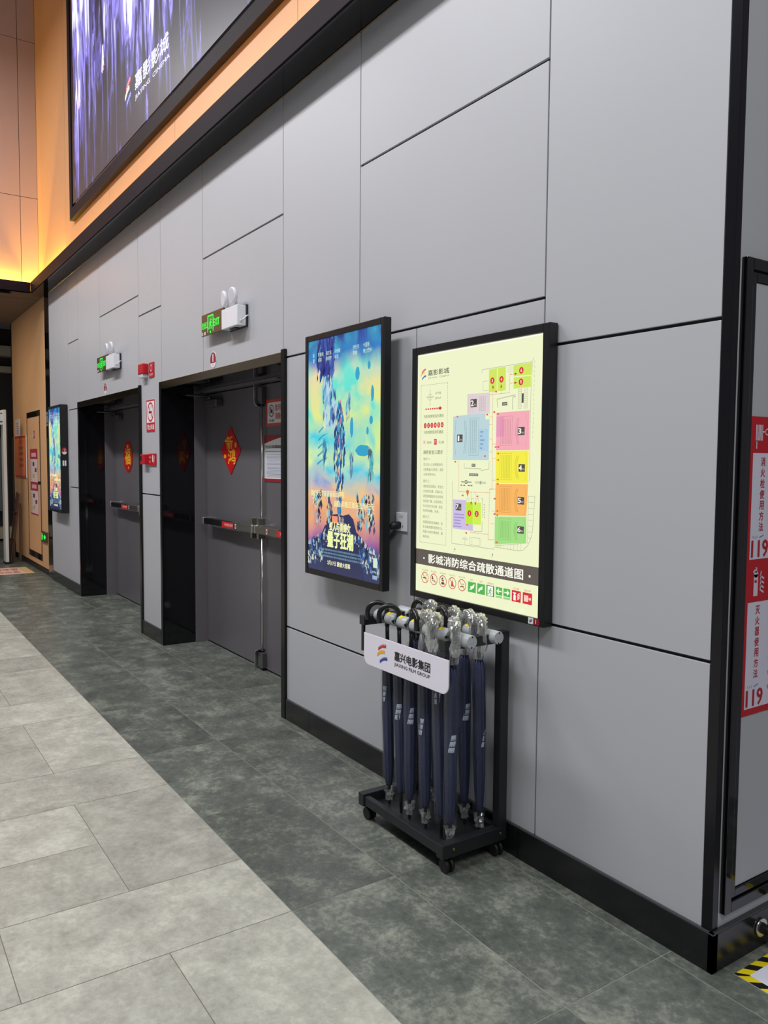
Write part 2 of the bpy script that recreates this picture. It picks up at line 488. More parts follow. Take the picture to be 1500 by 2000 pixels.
# soffit with its lip: runs along the wall and across the far opening
bm = new_bm()
box(bm, -10.70, -0.5, -0.163, 0.0, ZT, ZT+0.012, 0)
box(bm, -10.70, -0.5, -0.172, -0.157, ZT, 3.675, 1)
box(bm, -10.88, -10.70, -4.0, 0.0, ZT, ZT+0.012, 0)
box(bm, -10.715, -10.70, -4.0, -0.172, ZT, 3.675, 1)
struct('trim_2', bm, ['soffit', 'lip'], 0.001)
# black mirror column at the end of the grey wall
bm = new_bm(); box(bm, -10.80, -10.539, 0.0, 0.012, 0, ZT); box(bm, -10.5445, -10.537, -0.004, 0.012, 0, ZT)
struct('trim_3', bm, ['black_gloss'])
# orange wood wall past the column, with its dark plinth
bm = new_bm(); box(bm, -13.24, -10.80, 0.0, 0.12, 0.09, ZT, 0); box(bm, -13.2, -10.80, 0.015, 0.10, 0, 0.09, 1)
box(bm, -13.30, -13.24, -0.01, 0.12, 0, ZT, 2)
struct('wall_front', bm, ['orange_wood', 'dark_brown', 'black_gloss'])
# corridor ceiling with one dark slot
bm = new_bm()
box(bm, -11.09, -10.88, -4, 0.12, ZT, ZT+.05, 0); box(bm, -13.3, -11.11, -4, 0.12, ZT, ZT+.05, 0)
box(bm, -11.11, -11.09, -4, -0.05, ZT+.03, ZT+.05, 1); box(bm, -11.11, -11.09, -.05, 0.12, ZT, ZT+.05, 0)
struct('ceiling', bm, ['corr_ceiling', 'joint'])
# hall beyond the corridor: dark back wall with pale bands under a slatted ceiling
bm = new_bm()
box(bm, -16.4, -16.3, -4, 3, 0, 4.4, 0)
box(bm, -16.3, -16.0, -4, 3, 3.38, 3.56, 1)
box(bm, -16.3, -16.1, -4, 3, 3.09, 3.20, 1)
box(bm, -16.3, -16.0, -4, 3, 0.04, 0.25, 1)
box(bm, -16.3, -16.05, -4, 0.22, 0.55, 1.9, 2)
struct('wall_far', bm, ['dark_brown', 'beige', 'grey_paint'])
bm = new_bm()
for i in range(9): box(bm, -16.0+i*.3, -15.92+i*.3, -4, 3, 3.86, 3.95, 1)
box(bm, -16.3, -13.3, -4, 3, 4.15, 4.2, 0)
struct('ceiling_far', bm, ['joint', 'grey_paint'])
bm = new_bm(); box(bm, -16.3, -13.3, 1.6, 1.7, 0, 4.2)
struct('wall_side', bm, ['dark_brown'])

# baseboards
bm = new_bm()
for x0, x1 in ((-10.537, -9.085), (-6.82, -6.325), (-4.09, -3.81), (-3.807, -2.98), (-2.977, -2.15), (-2.147, -1.3275)):
    box(bm, x0, x1, -0.0125, 0.012, 0.0, 0.116, 0)
    box(bm, x0, x1, -0.0115, 0.0, 0.116, 0.121, 1)
struct('baseboard_back', bm, ['base', 'base_edge'])
bm = new_bm()
box(bm, -1.344, -1.3275, -0.0125, 4.0, 0.0, 0.116, 0); box(bm, -1.344, -1.3285, -0.012, 4.0, 0.116, 0.121, 1)
struct('baseboard_right', bm, ['base', 'base_edge'])

# ------------------------------------------------------------------ door recesses and fire doors
M['door_frame'] = pr('door_frame_grey', (104, 100, 106), 0.35, vary=0.03)
def build_door(num, x0, x1, seam, full):
    d = bpy.data.objects.new('door_%d' % num, None); COL.objects.link(d); d['kind'] = 'structure'
    d.location = (x0, 0.36, 0)
    D = 0.262
    # polished surround on the wall face
    bm = new_bm()
    wbox(d, bm, x0-0.040, x0+0.002, -0.012, 0.0, 0, DZ+.008)
    wbox(d, bm, x1-0.002, x1+0.045, -0.016, 0.004, 0, DZ+.022)
    obj('architrave', bm, 'black_metal', d, 0.0015)
    bm = new_bm(); wbox(d, bm, x0-0.038, x1, -0.010, 0.0, DZ-0.048, DZ+.008)
    obj('header', bm, 'chrome_dark', d, 0.001)
    # black lining of the recess
    bm = new_bm()
    wbox(d, bm, x0-0.004, x0+0.004, 0.0, D, 0, DZ-.048)
    wbox(d, bm, x1-0.004, x1+0.004, 0.0, D+.1, 0, DZ-.048)
    wbox(d, bm, x0, x1, 0.0, D+.1, DZ-.05, DZ-.042)
    obj('lining', bm, 'black_gloss', d)
    # steel frame and leaves
    bm = new_bm()
    wbox(d, bm, x0-.02, x0+.012, D, D+.11, 0, DZ-.05)
    wbox(d, bm, x1-.05, x1+.02, D+.02, D+.11, 0, DZ-.05)
    wbox(d, bm, x0, x1, D+.04, D+.11, 2.045, DZ-.05)
    obj('frame', bm, 'door_frame', d, 0.002)
    yl = 0.362
    for a, b in ((x0+.018, seam-.004), (seam+.004, x1-.055)):
        bm = new_bm(); wbox(d, bm, a, b, yl, yl+.045, 0.012, 2.038)
        lf = obj('leaf', bm, 'door_grey', d, 0.002)
    bm = new_bm(); wbox(d, bm, x0, x1, yl+.03, yl+.06, 0, 2.06)
    obj('seal', bm, 'joint', d)
    # push bars
    zb = 1.018
    for s, (a, b) in enumerate(((x0+.14, seam+.045), (seam+.085, x1-.11))):
        bm = new_bm()
        L = b-a
        steel0 = a+L*0.60 if s == 0 else a
        steel1 = b if s == 0 else a+L*0.40
        wbox(d, bm, a+.012, b-.012, yl-.082, yl-.045, zb-.024, zb+.024, 0)
        bar = obj('push_bar', bm, 'frame_black', d, 0.004)
        bm = new_bm()
        wbox(d, bm, steel0, steel1, yl-.086, yl-.044, zb-.026, zb+.026, 0)
        obj('latch_housing', bm, 'steel', bar, 0.004)
        bm = new_bm()
        wbox(d, bm, a-.004, a+.014, yl-.088, yl, zb-.027, zb+.027)
        wbox(d, bm, b-.014, b+.004, yl-.088, yl, zb-.027, zb+.027)
        obj('bracket', bm, 'steel_light', bar, 0.004)
        g = on_wall(0, 0, yl-.0885)
        lx0 = a+L*0.43 if s == 0 else a+L*0.40
        lx1 = a+L*0.66 if s == 0 else a+L*0.63
        g.rect(lx0, zb-.021, lx1, zb+.021, (206, 34, 38), 0)
        g.text('消防通道 推开', lx0+.05, zb-.010, .020, (246, 220, 214), 1, w=(lx1-lx0)-.06)
        cx = lx1+.03 if s == 0 else a+L*0.22
        g.rect(cx, zb-.017, cx+.022, zb+.017, (240, 236, 232), 1)
        g.rect(cx+.004, zb-.010, cx+.018, zb+.010, (190, 30, 34), 2)
        g.build('label', 'print', bar)
    # latch cover plates either side of the meeting edge
    for xx in (seam-.05, seam+.058):
        bm = new_bm()
        prof = [(-.012, .075), (.012, .075), (.016, .02), (.016, -.02), (.012, -.075), (-.012, -.075), (-.018, -.02), (-.018, .02)]
        p0 = parent_loc(d)
        prism(bm, [Vector((xx+u, yl-.05, zb+v))-p0 for u, v in prof], (0, .05, 0))
        obj('latch_plate', bm, 'steel', d, 0.003)
    # vertical rod with curved shields at top and bottom
    rx = seam+.075
    bm = new_bm(); tube(bm, wpts(d, [(rx, yl-.02, .14), (rx, yl-.02, zb-.07)]), .008, 10); tube(bm, wpts(d, [(rx, yl-.02, zb+.07), (rx, yl-.02, 1.90)]), .008, 10)
    obj('rod', bm, 'steel_light', d)
    for top in (0, 1):
        pr_ = []
        for i in range(9):
            a = PI/2*i/8
            if top: pr_.append((rx-.060+.055*(1-math.cos(a)), 1.94-.055*math.sin(a)))
            else: pr_.append((rx-.060+.055*(1-math.cos(a)), .09+.055*math.sin(a)))
        pr_ = [(rx-.060, 2.04 if top else .004)]+pr_
        bm = new_bm()
        pts = [(x, yl-.055, z) for x, z in pr_]
        p0 = parent_loc(d)
        for i in range(len(pts)-1):
            a, b = Vector(pts[i])-p0, Vector(pts[i+1])-p0
            q = [bm.verts.new(a), bm.verts.new(b), bm.verts.new(b+Vector((0, .055, 0))), bm.verts.new(a+Vector((0, .055, 0)))]
            bm.faces.new(q)
            n = (b-a).normalized().cross(Vector((0, 1, 0)))*.008
            q2 = [bm.verts.new(v.co+n) for v in q]; bm.faces.new(q2[::-1])
            bm.faces.new((q[0], q[1], q2[1], q2[0])); bm.faces.new((q[2], q[3], q2[3], q2[2]))
        obj('rod_shield', bm, 'steel_light', d)
        bm = new_bm()
        if top: wbox(d, bm, rx-.045, rx+.03, yl-.035, yl, 1.90, 2.02)
        else: wbox(d, bm, rx-.045, rx+.03, yl-.035, yl, .02, .13)
        obj('rod_bracket', bm, 'closer', d, .003)
    # door closers
    for cx0, sgn in ((x0+.09, 1), (x1-.42, 1)):
        bm = new_bm(); wbox(d, bm, cx0, cx0+.29, yl-.065, yl, 1.925, 1.985)
        cl = obj('closer', bm, 'closer', d, .012, 3)
        bm = new_bm()
        tube(bm, wpts(d, [(cx0+.11, yl-.04, 1.985), (cx0+.11, yl-.04, 2.015)]), .014, 12)
        tube(bm, wpts(d, [(cx0+.11, yl-.045, 2.012), (cx0+.02, yl-.20, 2.020), (cx0-.03, yl-.06, 2.028)]), .008, 8)
        wbox(d, bm, cx0-.06, cx0+.0, yl-.075, yl-.03, 2.005, 2.045)
        obj('closer_arm', bm, 'closer', cl)
    return d
build_door(1, D1[0], D1[1], -5.236, True)
build_door(2, D2[0], D2[1], -7.93, True)
# masonry sides behind the recess linings
bm = new_bm()
for x0, x1 in ((-9.3, D2[0]-.021), (D2[1]+.021, D1[0]-.021), (D1[1]+.021, -3.9)): box(bm, x0, x1, .1005, .42, 0, 2.2)
box(bm, -9.3, -3.9, .43, .50, 0, 2.4)
box(bm, -9.3, -3.9, .1005, .43, 2.2, 2.4)
struct('wall_recess', bm, ['dark_brown'])

# ------------------------------------------------------------------ things on the doors
def sheet(name, label, cat, x0, x1, z0, z1, y, col, draw, th=0.003, mat='print', group=None, backmat='white_plastic'):
    t = thing(name, label, cat, ((x0+x1)/2, y, z0), group)
    bm = new_bm(); wbox(t, bm, x0, x1, y-th, y, z0, z1)
    obj('sheet', bm, backmat, t, 0.0005)
    g = on_wall(x0, z0, y-th-.0003)
    if col: g.rect(0, 0, x1-x0, z1-z0, col, 0)
    draw(g, x1-x0, z1-z0)
    g.build('print', mat, t)
    return t

YD = 0.3605
# diamond new-year decoration
def scallop(cx, cz, hw, hh, n=12, amp=.05):
    pts = []
    for (ax, az), (bx, bz) in zip([(0, 1), (-1, 0), (0, -1), (1, 0)], [(-1, 0), (0, -1), (1, 0), (0, 1)]):
        for i in range(n):
            t = i/n; u = ax+(bx-ax)*t; v = az+(bz-az)*t
            k = 1+amp*abs(math.sin(t*PI*4))*(1 if 0.05 < t < .95 else 0)
            pts.append((cx+u*hw*k, cz+v*hh*k))
    return pts
t = thing('door_decoration', 'red diamond-shaped new year decoration with gold characters on the near fire door', 'decoration', (-5.755, YD, 1.39))
bm = new_bm(); p0 = parent_loc(t)
prism(bm, [Vector((x, YD-.004, z))-p0 for x, z in scallop(-5.755, 1.58, .185, .182)], (0, .004, 0))
obj('backing', bm, 'red_plastic', t)
g = on_wall(0, 0, YD-.0048)
g.poly(scallop(-5.755, 1.58, .150, .148), (196, 8, 14), 0)
g.text('新', -5.83, 1.59, .10, (240, 176, 40), 2, w=.12, bold=.02)
g.text('鸿', -5.80, 1.475, .115, (240, 176, 40), 2, w=.14, bold=.02)
g.ell(-5.655, 1.62, .018, .020, (240, 176, 40), 2); g.ell(-5.86, 1.535, .024, .016, (240, 176, 40), 2); g.ell(-5.845, 1.655, .018, .012, (240, 176, 40), 2)
g.build('lettering', 'print', t)
t = thing('door_decoration', 'red round new year decoration with a gold character on the far fire door', 'decoration', (-8.49, YD, 1.375))
bm = new_bm(); p0 = parent_loc(t)
prism(bm, [Vector((-8.49+.165*math.cos(2*PI*i/48)*(1+.02*math.cos(i*PI/2)), YD-.004, 1.54+.165*math.sin(2*PI*i/48)))-p0 for i in range(48)], (0, .004, 0))
obj('backing', bm, 'red_plastic', t)
g = on_wall(0, 0, YD-.0048); g.text('福', -8.59, 1.455, .17, (240, 176, 40), 2, w=.20, bold=.03)
g.ell(-8.49, 1.645, .035, .02, (240, 176, 40), 2); g.ell(-8.47, 1.42, .012, .014, (240, 176, 40), 2)
g.build('lettering', 'print', t)

def d_close(g, W, H):
    g.rect(0, 0, W, H, (206, 70, 52), 0); g.rect(.022, .02, W-.022, H-.022, (226, 226, 228), 1)
    g.ring(.085, H*.57, .042, .007, (176, 34, 42), 3)
    g.rect(.068, H*.49, .102, H*.62, (20, 20, 22), 2); g.ring(.085, H*.63, .013, .004, (20, 20, 22), 2)
    g.line((.058, H*.70), (.112, H*.44), .006, (176, 34, 42), 4)
    g.text('禁止锁闭', .047, H*.16, .018, (20, 20, 20), 2, w=.085, bold=.01)
    g.text('常闭防火门', .142, H*.55, .045, (206, 60, 40), 2, w=.205, bold=.015)
    g.text('请随手关门', .142, H*.24, .045, (206, 60, 40), 2, w=.205, bold=.015)
sheet('door_sign', 'red-bordered keep-closed fire door notice on the right-hand leaf of the near door', 'sign', -5.122, -4.74, 1.743, 1.927, YD, None, d_close)
def d_notice(g, W, H):
    g.rect(0, 0, W, H, (232, 232, 234), 0)
    top = [(0, H), (0, H-.055)]+[(W*i/10, H-.055+.045*math.sin(PI/2*i/10)) for i in range(1, 11)]+[(W, H)]
    g.poly(top[::-1], (150, 22, 32), 1)
    g.rect(0, 0, W, .022, (150, 22, 32), 1)
    g.text('安全出口和疏散通道管理规定', .015, H-.088, .022, (20, 20, 22), 2, w=W-.03, bold=.01)
    g.rect(.012, .030, W-.012, H-.108, (206, 209, 220), 1); g.rect(.012, H-.112, W-.012, H-.106, (120, 122, 128), 2)
    for i in range(17): g.rect(.035 if i % 5 else .05, H-.135-i*.0095, W-.03-(i*37 % 5)*.008, H-.1325-i*.0095, (120, 123, 134), 2)
sheet('notice_board', 'white rules notice with dark red top and foot on the near door', 'notice', -5.152, -4.76, 1.357, 1.677, YD, None, d_notice)

# number discs above the doors
for num, cx, cz in ((1, -5.197, 2.187), (2, -7.955, 2.192)):
    t = thing('room_number_disc', ('round red and white number 1 disc above the near fire door' if num == 1 else 'round red and white number 2 disc above the far fire door'), 'sticker', (cx, 0, cz-.05), 'number discs above the doors')
    bm = new_bm(); tube(bm, [(0, 0, .05), (0, -.003, .05)], .054, 40); obj('disc', bm, 'white_plastic', t)
    g = on_wall(cx, cz, -.0035)
    g.poly([(.050*math.cos(a), .050*math.sin(a)) for a in [math.radians(-25+i*230/30) for i in range(31)]], (140, 20, 44), 1)
    g.text(str(num), 0, -.014, .052, (245, 236, 236), 2, w=.016 if num == 1 else .030, align='c')
    g.text('厅', 0, -.042, .014, (150, 30, 50), 2, align='c')
    g.build('print', 'print', t)

# ------------------------------------------------------------------ emergency light + exit sign
M['exit_green'] = emis('exit_green', (20, 245, 60), 1.25)
M['print_exit'] = attr_mat('lit_exit_print', 1.25, 0.3)
def running_man(g, u, v, s, col, L=2):
    g.ell(u+.12*s, v+.80*s, .085*s, .085*s, col, L)
    for a, b, wd in (((.05, .68), (-.05, .38), .15), ((.05, .66), (.28, .52), .07), ((.03, .64), (-.20, .60), .07), ((-.20, .60), (-.26, .44), .06), ((-.03, .40), (.20, .26), .09), ((.20, .26), (.14, .02), .08), ((-.06, .40), (-.18, .18), .09), ((-.18, .18), (-.40, .12), .08)):
        g.line((u+a[0]*s, v+a[1]*s), (u+b[0]*s, v+b[1]*s), wd*s, col, L)
def exit_unit(xc, label, light_label):
    # xc = x of the plate's right edge; the plate hangs on the wall beside the twin lamp box
    t = thing('exit_sign', label, 'exit sign', (xc-.19, 0, 2.345), 'lit exit signs over the doors')
    bm = new_bm(); wbox(t, bm, xc-.385, xc, -.052, -.040, 2.345, 2.487)
    obj('plate', bm, 'bronze', t, .001)
    bm = new_bm(); wbox(t, bm, xc-.25, xc-.10, -.040, 0.0, 2.39, 2.45); obj('mount', bm, 'frame_black', t)
    g = on_wall(xc-.385, 2.345, -.0528)
    G = (26, 246, 62)
    g.text('安全出口', .012, .045, .046, G, 1, w=.092, bold=.008)
    g.text('EXIT', .222, .045, .046, G, 1, w=.094, bold=.02)
    g.pline([(.114, .015), (.114, .122), (.210, .122), (.210, .015)], .009, G, 1)
    g.rect(.120, .030, .204, .116, (10, 110, 34), 1)
    running_man(g, .163, .030, .080, G, 2)
    g.ell(.163, .014, .009, .008, G, 1)
    g.build('lettering', 'print_exit', t)
    g = on_wall(xc-.385, 2.345, -.0528); g.rect(.008, .004, .028, .026, (206, 196, 190), 1); g.rect(.030, .004, .046, .026, (120, 40, 30), 1); g.rect(.048, .004, .078, .026, (214, 200, 170), 1)
    g.build('rating_label', 'print', t)
    e = thing('emergency_light', light_label, 'emergency light', (xc+.13, 0, 2.33), 'twin-head emergency lights')
    bm = new_bm(); wbox(e, bm, xc+.012, xc+.262, -.072, -.012, 2.338, 2.463); obj('housing', bm, 'white_plastic', e, .004)
    bm = new_bm(); wbox(e, bm, xc+.006, xc+.268, -.012, 0, 2.332, 2.469); wbox(e, bm, xc+.09, xc+.18, -.05, -.02, 2.331, 2.340); obj('backplate', bm, 'frame_black', e, .002)
    for i, (dx, ry) in enumerate(((.062, -.14), (.200, .02))):
        c = Vector((xc+dx, -.066, 2.528))-parent_loc(e)
        n = Vector((math.sin(ry), -math.cos(ry), -.10)).normalized()
        bm = new_bm(); tube(bm, [c+n*.016, c+n*.012, c-n*.004, c-n*.012], [.046, .050, .048, .026], 32)
        tube(bm, [c-n*.01, c-n*.012-Vector((0, -.004, .062))], .010, 10)
        hd = obj('lamp_head', bm, 'white_plastic', e)
        bm = new_bm(); tube(bm, [c+n*.0158, c+n*.0172], [.041, .040], 32); obj('lens', bm, 'lens', hd)
        bm = new_bm(); tube(bm, wpts(e, [(xc+dx+.006, -.045, 2.46), (xc+dx+.006, -.045, 2.478)]), [.020, .014], 14); obj('socket', bm, 'white_plastic', e)
    bm = new_bm(); tube(bm, wpts(e, [(xc+.262, -.05, 2.365), (xc+.268, -.045, 2.366)]), .010, 12)
    tube(bm, wpts(e, [(xc+.265, -.05, 2.366), (xc+.282, -.035, 2.376), (xc+.286, -.02, 2.395), (xc+.280, -.004, 2.400)]), .0045, 8)
    obj('cable', bm, 'white_plastic', e)
exit_unit(-4.892, 'green lit exit sign with running man above the near fire door', 'white twin-lamp emergency light beside the exit sign over the near door')
exit_unit(-7.675, 'green lit exit sign with running man above the far fire door', 'white twin-lamp emergency light beside the exit sign over the far door')

# ------------------------------------------------------------------ pier between the doors
t = thing('fire_alarm', 'red fire alarm sounder with a red label high on the pier between the doors', 'alarm', (-6.70, 0, 2.18))
bm = new_bm(); wbox(t, bm, -6.752, -6.620, -.050, 0, 2.215, 2.300); obj('housing', bm, 'red_plastic', t, .006)
bm = new_bm(); wbox(t, bm, -6.735, -6.640, -.045, 0, 2.185, 2.215); obj('strobe', bm, 'lens', t, .004)
bm = new_bm(); wbox(t, bm, -6.590, -6.462, -.008, 0, 2.180, 2.300); obj('sign_plate', bm, 'red_plastic', t, .001)
g = on_wall(-6.590, 2.180, -.0085); g.ring(.064, .075, .028, .006, (240, 220, 220), 1); g.text('声光报警', .018, .012, .020, (240, 220, 220), 1, w=.09); g.build('print', 'print', t)
def d_smoke(g, W, H):
    g.rect(0, 0, W, H, (196, 30, 42), 0); g.rect(.012, .075, W-.012, H-.012, (236, 232, 236), 1)
    c = (W/2, .075+(H-.087)/2)
    g.rect(c[0]-.045, c[1]-.010, c[0]+.035, c[1]+.006, (30, 30, 34), 2); g.line((c[0]+.01, c[1]+.03), (c[0]+.03, c[1]+.05), .006, (30, 30, 34), 2)
    g.ring(c[0], c[1], .080, .013, (196, 30, 42), 3); g.line((c[0]-.05, c[1]+.05), (c[0]+.05, c[1]-.05), .012, (196, 30, 42), 3)
    g.text('禁止吸烟', .022, .018, .042, (244, 236, 236), 1, w=W-.044, bold=.015)
sheet('no_smoking_sign', 'white and red no smoking sign on the pier between the doors', 'sign', -6.675, -6.455, 1.736, 1.998, 0, None, d_smoke, th=.004)
t = thing('call_point', 'red manual fire call point with a pictogram label, lowest on the pier', 'call point', (-6.66, 0, 1.455))
bm = new_bm(); wbox(t, bm, -6.735, -6.615, -.045, 0, 1.465, 1.550); obj('housing', bm, 'red_plastic', t, .004)
bm = new_bm(); wbox(t, bm, -6.725, -6.690, -.047, -.044, 1.495, 1.535); obj('window', bm, 'frame_black', t)
bm = new_bm(); wbox(t, bm, -6.612, -6.434, -.010, 0, 1.457, 1.555); obj('sign_plate', bm, 'red_plastic', t, .001)
g = on_wall(-6.612, 1.457, -.0105); g.rect(.10, .03, .125, .085, (236, 226, 226), 1); g.text('手动报警', .010, .060, .014, (236, 216, 216), 1); g.line((.14, .02), (.155, .08), .006, (236, 226, 226), 1); g.text('119', .012, .02, .02, (236, 216, 216), 1)
g.build('print', 'print', t)

# ------------------------------------------------------------------ painterly screen material
def poster_mat(h):
    m = bpy.data.materials.new('screen_picture'); m.use_nodes = True
    nt = m.node_tree; b = nt.nodes['Principled BSDF']; L = nt.links.new
    tc = nt.nodes.new('ShaderNodeTexCoord'); sp = nt.nodes.new('ShaderNodeSeparateXYZ'); L(tc.outputs['Generated'], sp.inputs[0])
    def nz(sc, dist, det=6, z=0):
        mp = nt.nodes.new('ShaderNodeMapping'); mp.inputs['Scale'].default_value = (1.0, 1.0, 1.75); mp.inputs['Location'].default_value = (z, z, z)
        n = nt.nodes.new('ShaderNodeTexNoise'); n.inputs['Scale'].default_value = sc; n.inputs['Detail'].default_value = det; n.inputs['Distortion'].default_value = dist
        L(tc.outputs['Generated'], mp.inputs[0]); L(mp.outputs[0], n.inputs['Vector']); return n
    n1 = nz(2.1, .5, 7, 3.1); n2 = nz(3.0, .8, 9, 7.7)
    a = nt.nodes.new('ShaderNodeMath'); a.operation = 'MULTIPLY_ADD'; a.inputs[1].default_value = 0.30
    sb = nt.nodes.new('ShaderNodeMath'); sb.operation = 'SUBTRACT'; sb.inputs[1].default_value = 0.15
    L(n1.outputs[0], a.inputs[0]); L(sp.outputs[2], sb.inputs[0]); L(sb.outputs[0], a.inputs[2])
    def ramp(stops):
        r = nt.nodes.new('ShaderNodeValToRGB'); e = r.color_ramp.elements
        e[0].position, e[0].color = stops[0][0], lin(stops[0][1])+(1,)
        e[1].position, e[1].color = stops[-1][0], lin(stops[-1][1])+(1,)
        for p, c in stops[1:-1]:
            k = e.new(p); k.color = lin(c)+(1,)
        return r
    A = ramp([(0.0, (18, 24, 92)), (.07, (30, 34, 110)), (.15, (176, 104, 96)), (.26, (214, 146, 112)), (.34, (232, 186, 120)), (.44, (60, 190, 220)), (.55, (206, 226, 130)), (.72, (84, 214, 200)), (.86, (110, 216, 196)), (.95, (40, 92, 170)), (1.0, (36, 60, 140))])
    B = ramp([(0.0, (26, 30, 116)), (.08, (60, 50, 140)), (.16, (150, 92, 150)), (.27, (236, 170, 110)), (.36, (110, 150, 210)), (.46, (220, 232, 140)), (.58, (50, 196, 214)), (.70, (214, 224, 130)), (.84, (224, 206, 160)), (.93, (26, 110, 190)), (1.0, (60, 180, 200))])
    L(a.outputs[0], A.inputs[0]); L(a.outputs[0], B.inputs[0])
    cr = nt.nodes.new('ShaderNodeMapRange'); cr.inputs[1].default_value = .40; cr.inputs[2].default_value = .60; L(n2.outputs[0], cr.inputs[0])
    mx = nt.nodes.new('ShaderNodeMix'); mx.data_type = 'RGBA'; L(cr.outputs[0], mx.inputs[0]); L(A.outputs[0], mx.inputs[6]); L(B.outputs[0], mx.inputs[7])
    b.inputs['Base Color'].default_value = (.02, .02, .02, 1); b.inputs['Roughness'].default_value = .08
    L(mx.outputs[2], b.inputs['Emission Color']); b.inputs['Emission Strength'].default_value = 0.98
    return m
M['picture'] = poster_mat(0)

def crag(g, pts, col, L): g.poly(pts, col, L)
def film_art(g, W, H):
    """abstract stand-in picture: a dark blue spire on a rocky mound, clouds around it, title lettering below"""
    rnd = random.Random(5)
    # big pale crescent shape at upper left and drifting islands
    g.poly([(.10, H), (.095, H-.06), (.105, H-.12), (.13, H-.17), (.17, H-.19), (.22, H-.18), (.255, H-.13), (.262, H-.08), (.25, H-.03), (.235, H)], (36, 50, 138), 1)
    for i in range(110):
        u = .18+(rnd.random()*2-1)*.085; v = H-.10+(rnd.random()*2-1)*.10; s_ = .008+rnd.random()*.014
        g.poly([(u-s_*.5, min(H, v-s_*2)), (u-s_*.7, min(H, v+s_*.4)), (u+s_*.1, min(H, v+s_*2)), (u+s_*.6, min(H, v-s_*.3))], ((30, 40, 126), (52, 74, 160), (24, 28, 104), (70, 110, 184))[i % 4], 1.1+(i % 5)*.08)
    for i in range(120):
        k = rnd.random(); u = .20+.04*k+(rnd.random()*2-1)*(.045+.03*k); v = H-.20-k*.24; s_ = .008+rnd.random()*.014
        g.poly([(u-s_*.5, v-s_*2), (u-s_*.7, v+s_*.4), (u+s_*.1, v+s_*2), (u+s_*.6, v-s_*.3)], ((176, 206, 222), (120, 180, 206), (70, 130, 190), (206, 222, 196), (44, 60, 140))[int(rnd.random()**1.5*5)], 1.6+(i % 6)*.1)
    for k in range(5):
        a = H-.46-k*.040
        g.poly([(.11-k*.004, a), (.15, a+.022), (.21, a+.030), (.15, a+.014), (.112-k*.004, a-.010)], (40, 150, 190), 2)
    for (u, v, ru, rv) in ((.53, H-.56, .060, .024), (.60, H-.42, .014, .018), (.57, H-.47, .010, .016), (.48, H-.20, .018, .028), (.58, H-.17, .012, .018), (.61, H-.30, .012, .035), (.43, H-.45, .014, .045)):
        n = 14; g.poly([(u+ru*math.cos(2*PI*i/n)*(1+.15*rnd.random()), v+rv*math.sin(2*PI*i/n)*(1+.25*rnd.random())) for i in range(n)], (36, 158, 196), 2)
    # faceted pillar of rock and crystal standing on the mound
    cx = W*.47
    def env(k): return .012+.040*math.sin(PI*min(1, (1-k)*1.15))**.8
    for i in range(230):
        k = rnd.random()**.9; v = H*(.24+.47*k); e = env(k)
        u = cx+(rnd.random()*2-1)*e; s_ = .006+rnd.random()*.010
        c = ((26, 66, 132), (18, 40, 96), (44, 120, 176), (66, 160, 196), (30, 84, 150), (196, 108, 156), (206, 220, 160))[int(rnd.random()**1.35*7)]
        g.poly([(u-s_*.5, v-s_*1.9), (u-s_*.7, v+s_*.4), (u+s_*.1, v+s_*2.1), (u+s_*.6, v-s_*.3)], c, 3+(i % 9)*.22)
    for (u0, v0, hh, ww, pal) in ((.17, .50, .11, .022, ((60, 140, 180), (110, 190, 190), (30, 90, 150))), (.43, .46, .10, .020, ((90, 150, 170), (60, 80, 140), (150, 200, 180))), (.60, .46, .12, .022, ((80, 170, 180), (60, 90, 110), (120, 190, 180))), (.40, .70, .10, .022, ((120, 180, 190), (60, 120, 170), (196, 214, 170)))):
        for i in range(46):
            u = u0+(rnd.random()*2-1)*ww*(.4+.6*rnd.random()); v = H*(v0+(rnd.random()*2-1)*hh*.5); s_ = .006+rnd.random()*.009
            g.poly([(u-s_*.5, v-s_*2), (u-s_*.5, v+s_), (u+s_*.2, v+s_*2), (u+s_*.6, v)], pal[i % 3], 2+(i % 5)*.18)
    # flares and drifting shards, low
    for (u, v) in ((.075, H*.31), (.60, H*.265)):
        for i in range(7):
            a = i*PI/3.5+.3; g.poly([(u-.006*math.sin(a), v+.006*math.cos(a)), (u+.04*math.cos(a), v+.04*math.sin(a)), (u+.006*math.sin(a), v-.006*math.cos(a))], (214, 234, 190), 3)
    for i in range(150):
        q = (.11, .22, .52, .60)[i % 4]; u = q+(rnd.random()*2-1)*.035; v = H*(.27+(rnd.random()*2-1)*.07); s_ = .004+rnd.random()*.010
        g.poly([(u-s_*.5, v-s_*1.8), (u-s_, v+s_*.6), (u, v+s_*1.8), (u+s_*.7, v)], ((34, 60, 110), (90, 70, 96), (120, 180, 200), (24, 30, 60), (190, 200, 170))[i % 5], 3+(i % 3)*.2)
    # rocky mound
    g.poly([(0, 0), (0, H*.115), (W*.10, H*.135), (W*.20, H*.155), (W*.26, H*.20), (W*.33, H*.215), (W*.36, H*.25), (W*.44, H*.255), (W*.52, H*.25), (W*.60, H*.26), (W*.66, H*.24), (W*.70, H*.19), (W*.78, H*.165), (W*.88, H*.11), (W, H*.09), (W, 0)], (24, 36, 86), 4)
    for i in range(420):
        u = rnd.random()*W; top = H*.235-abs(u-W*.48)*.42
        v = top*(.25+.75*rnd.random()); s = .004+rnd.random()*.010
        g.poly([(u-s, v-s*.9), (u-s*.4, v+s), (u+s*.3, v+s*.4), (u+s*.5, v-s*1.3)], ((150, 170, 180), (60, 90, 120), (196, 204, 190), (30, 90, 170), (16, 22, 50))[i % 5], 5+(i % 4)*.2)
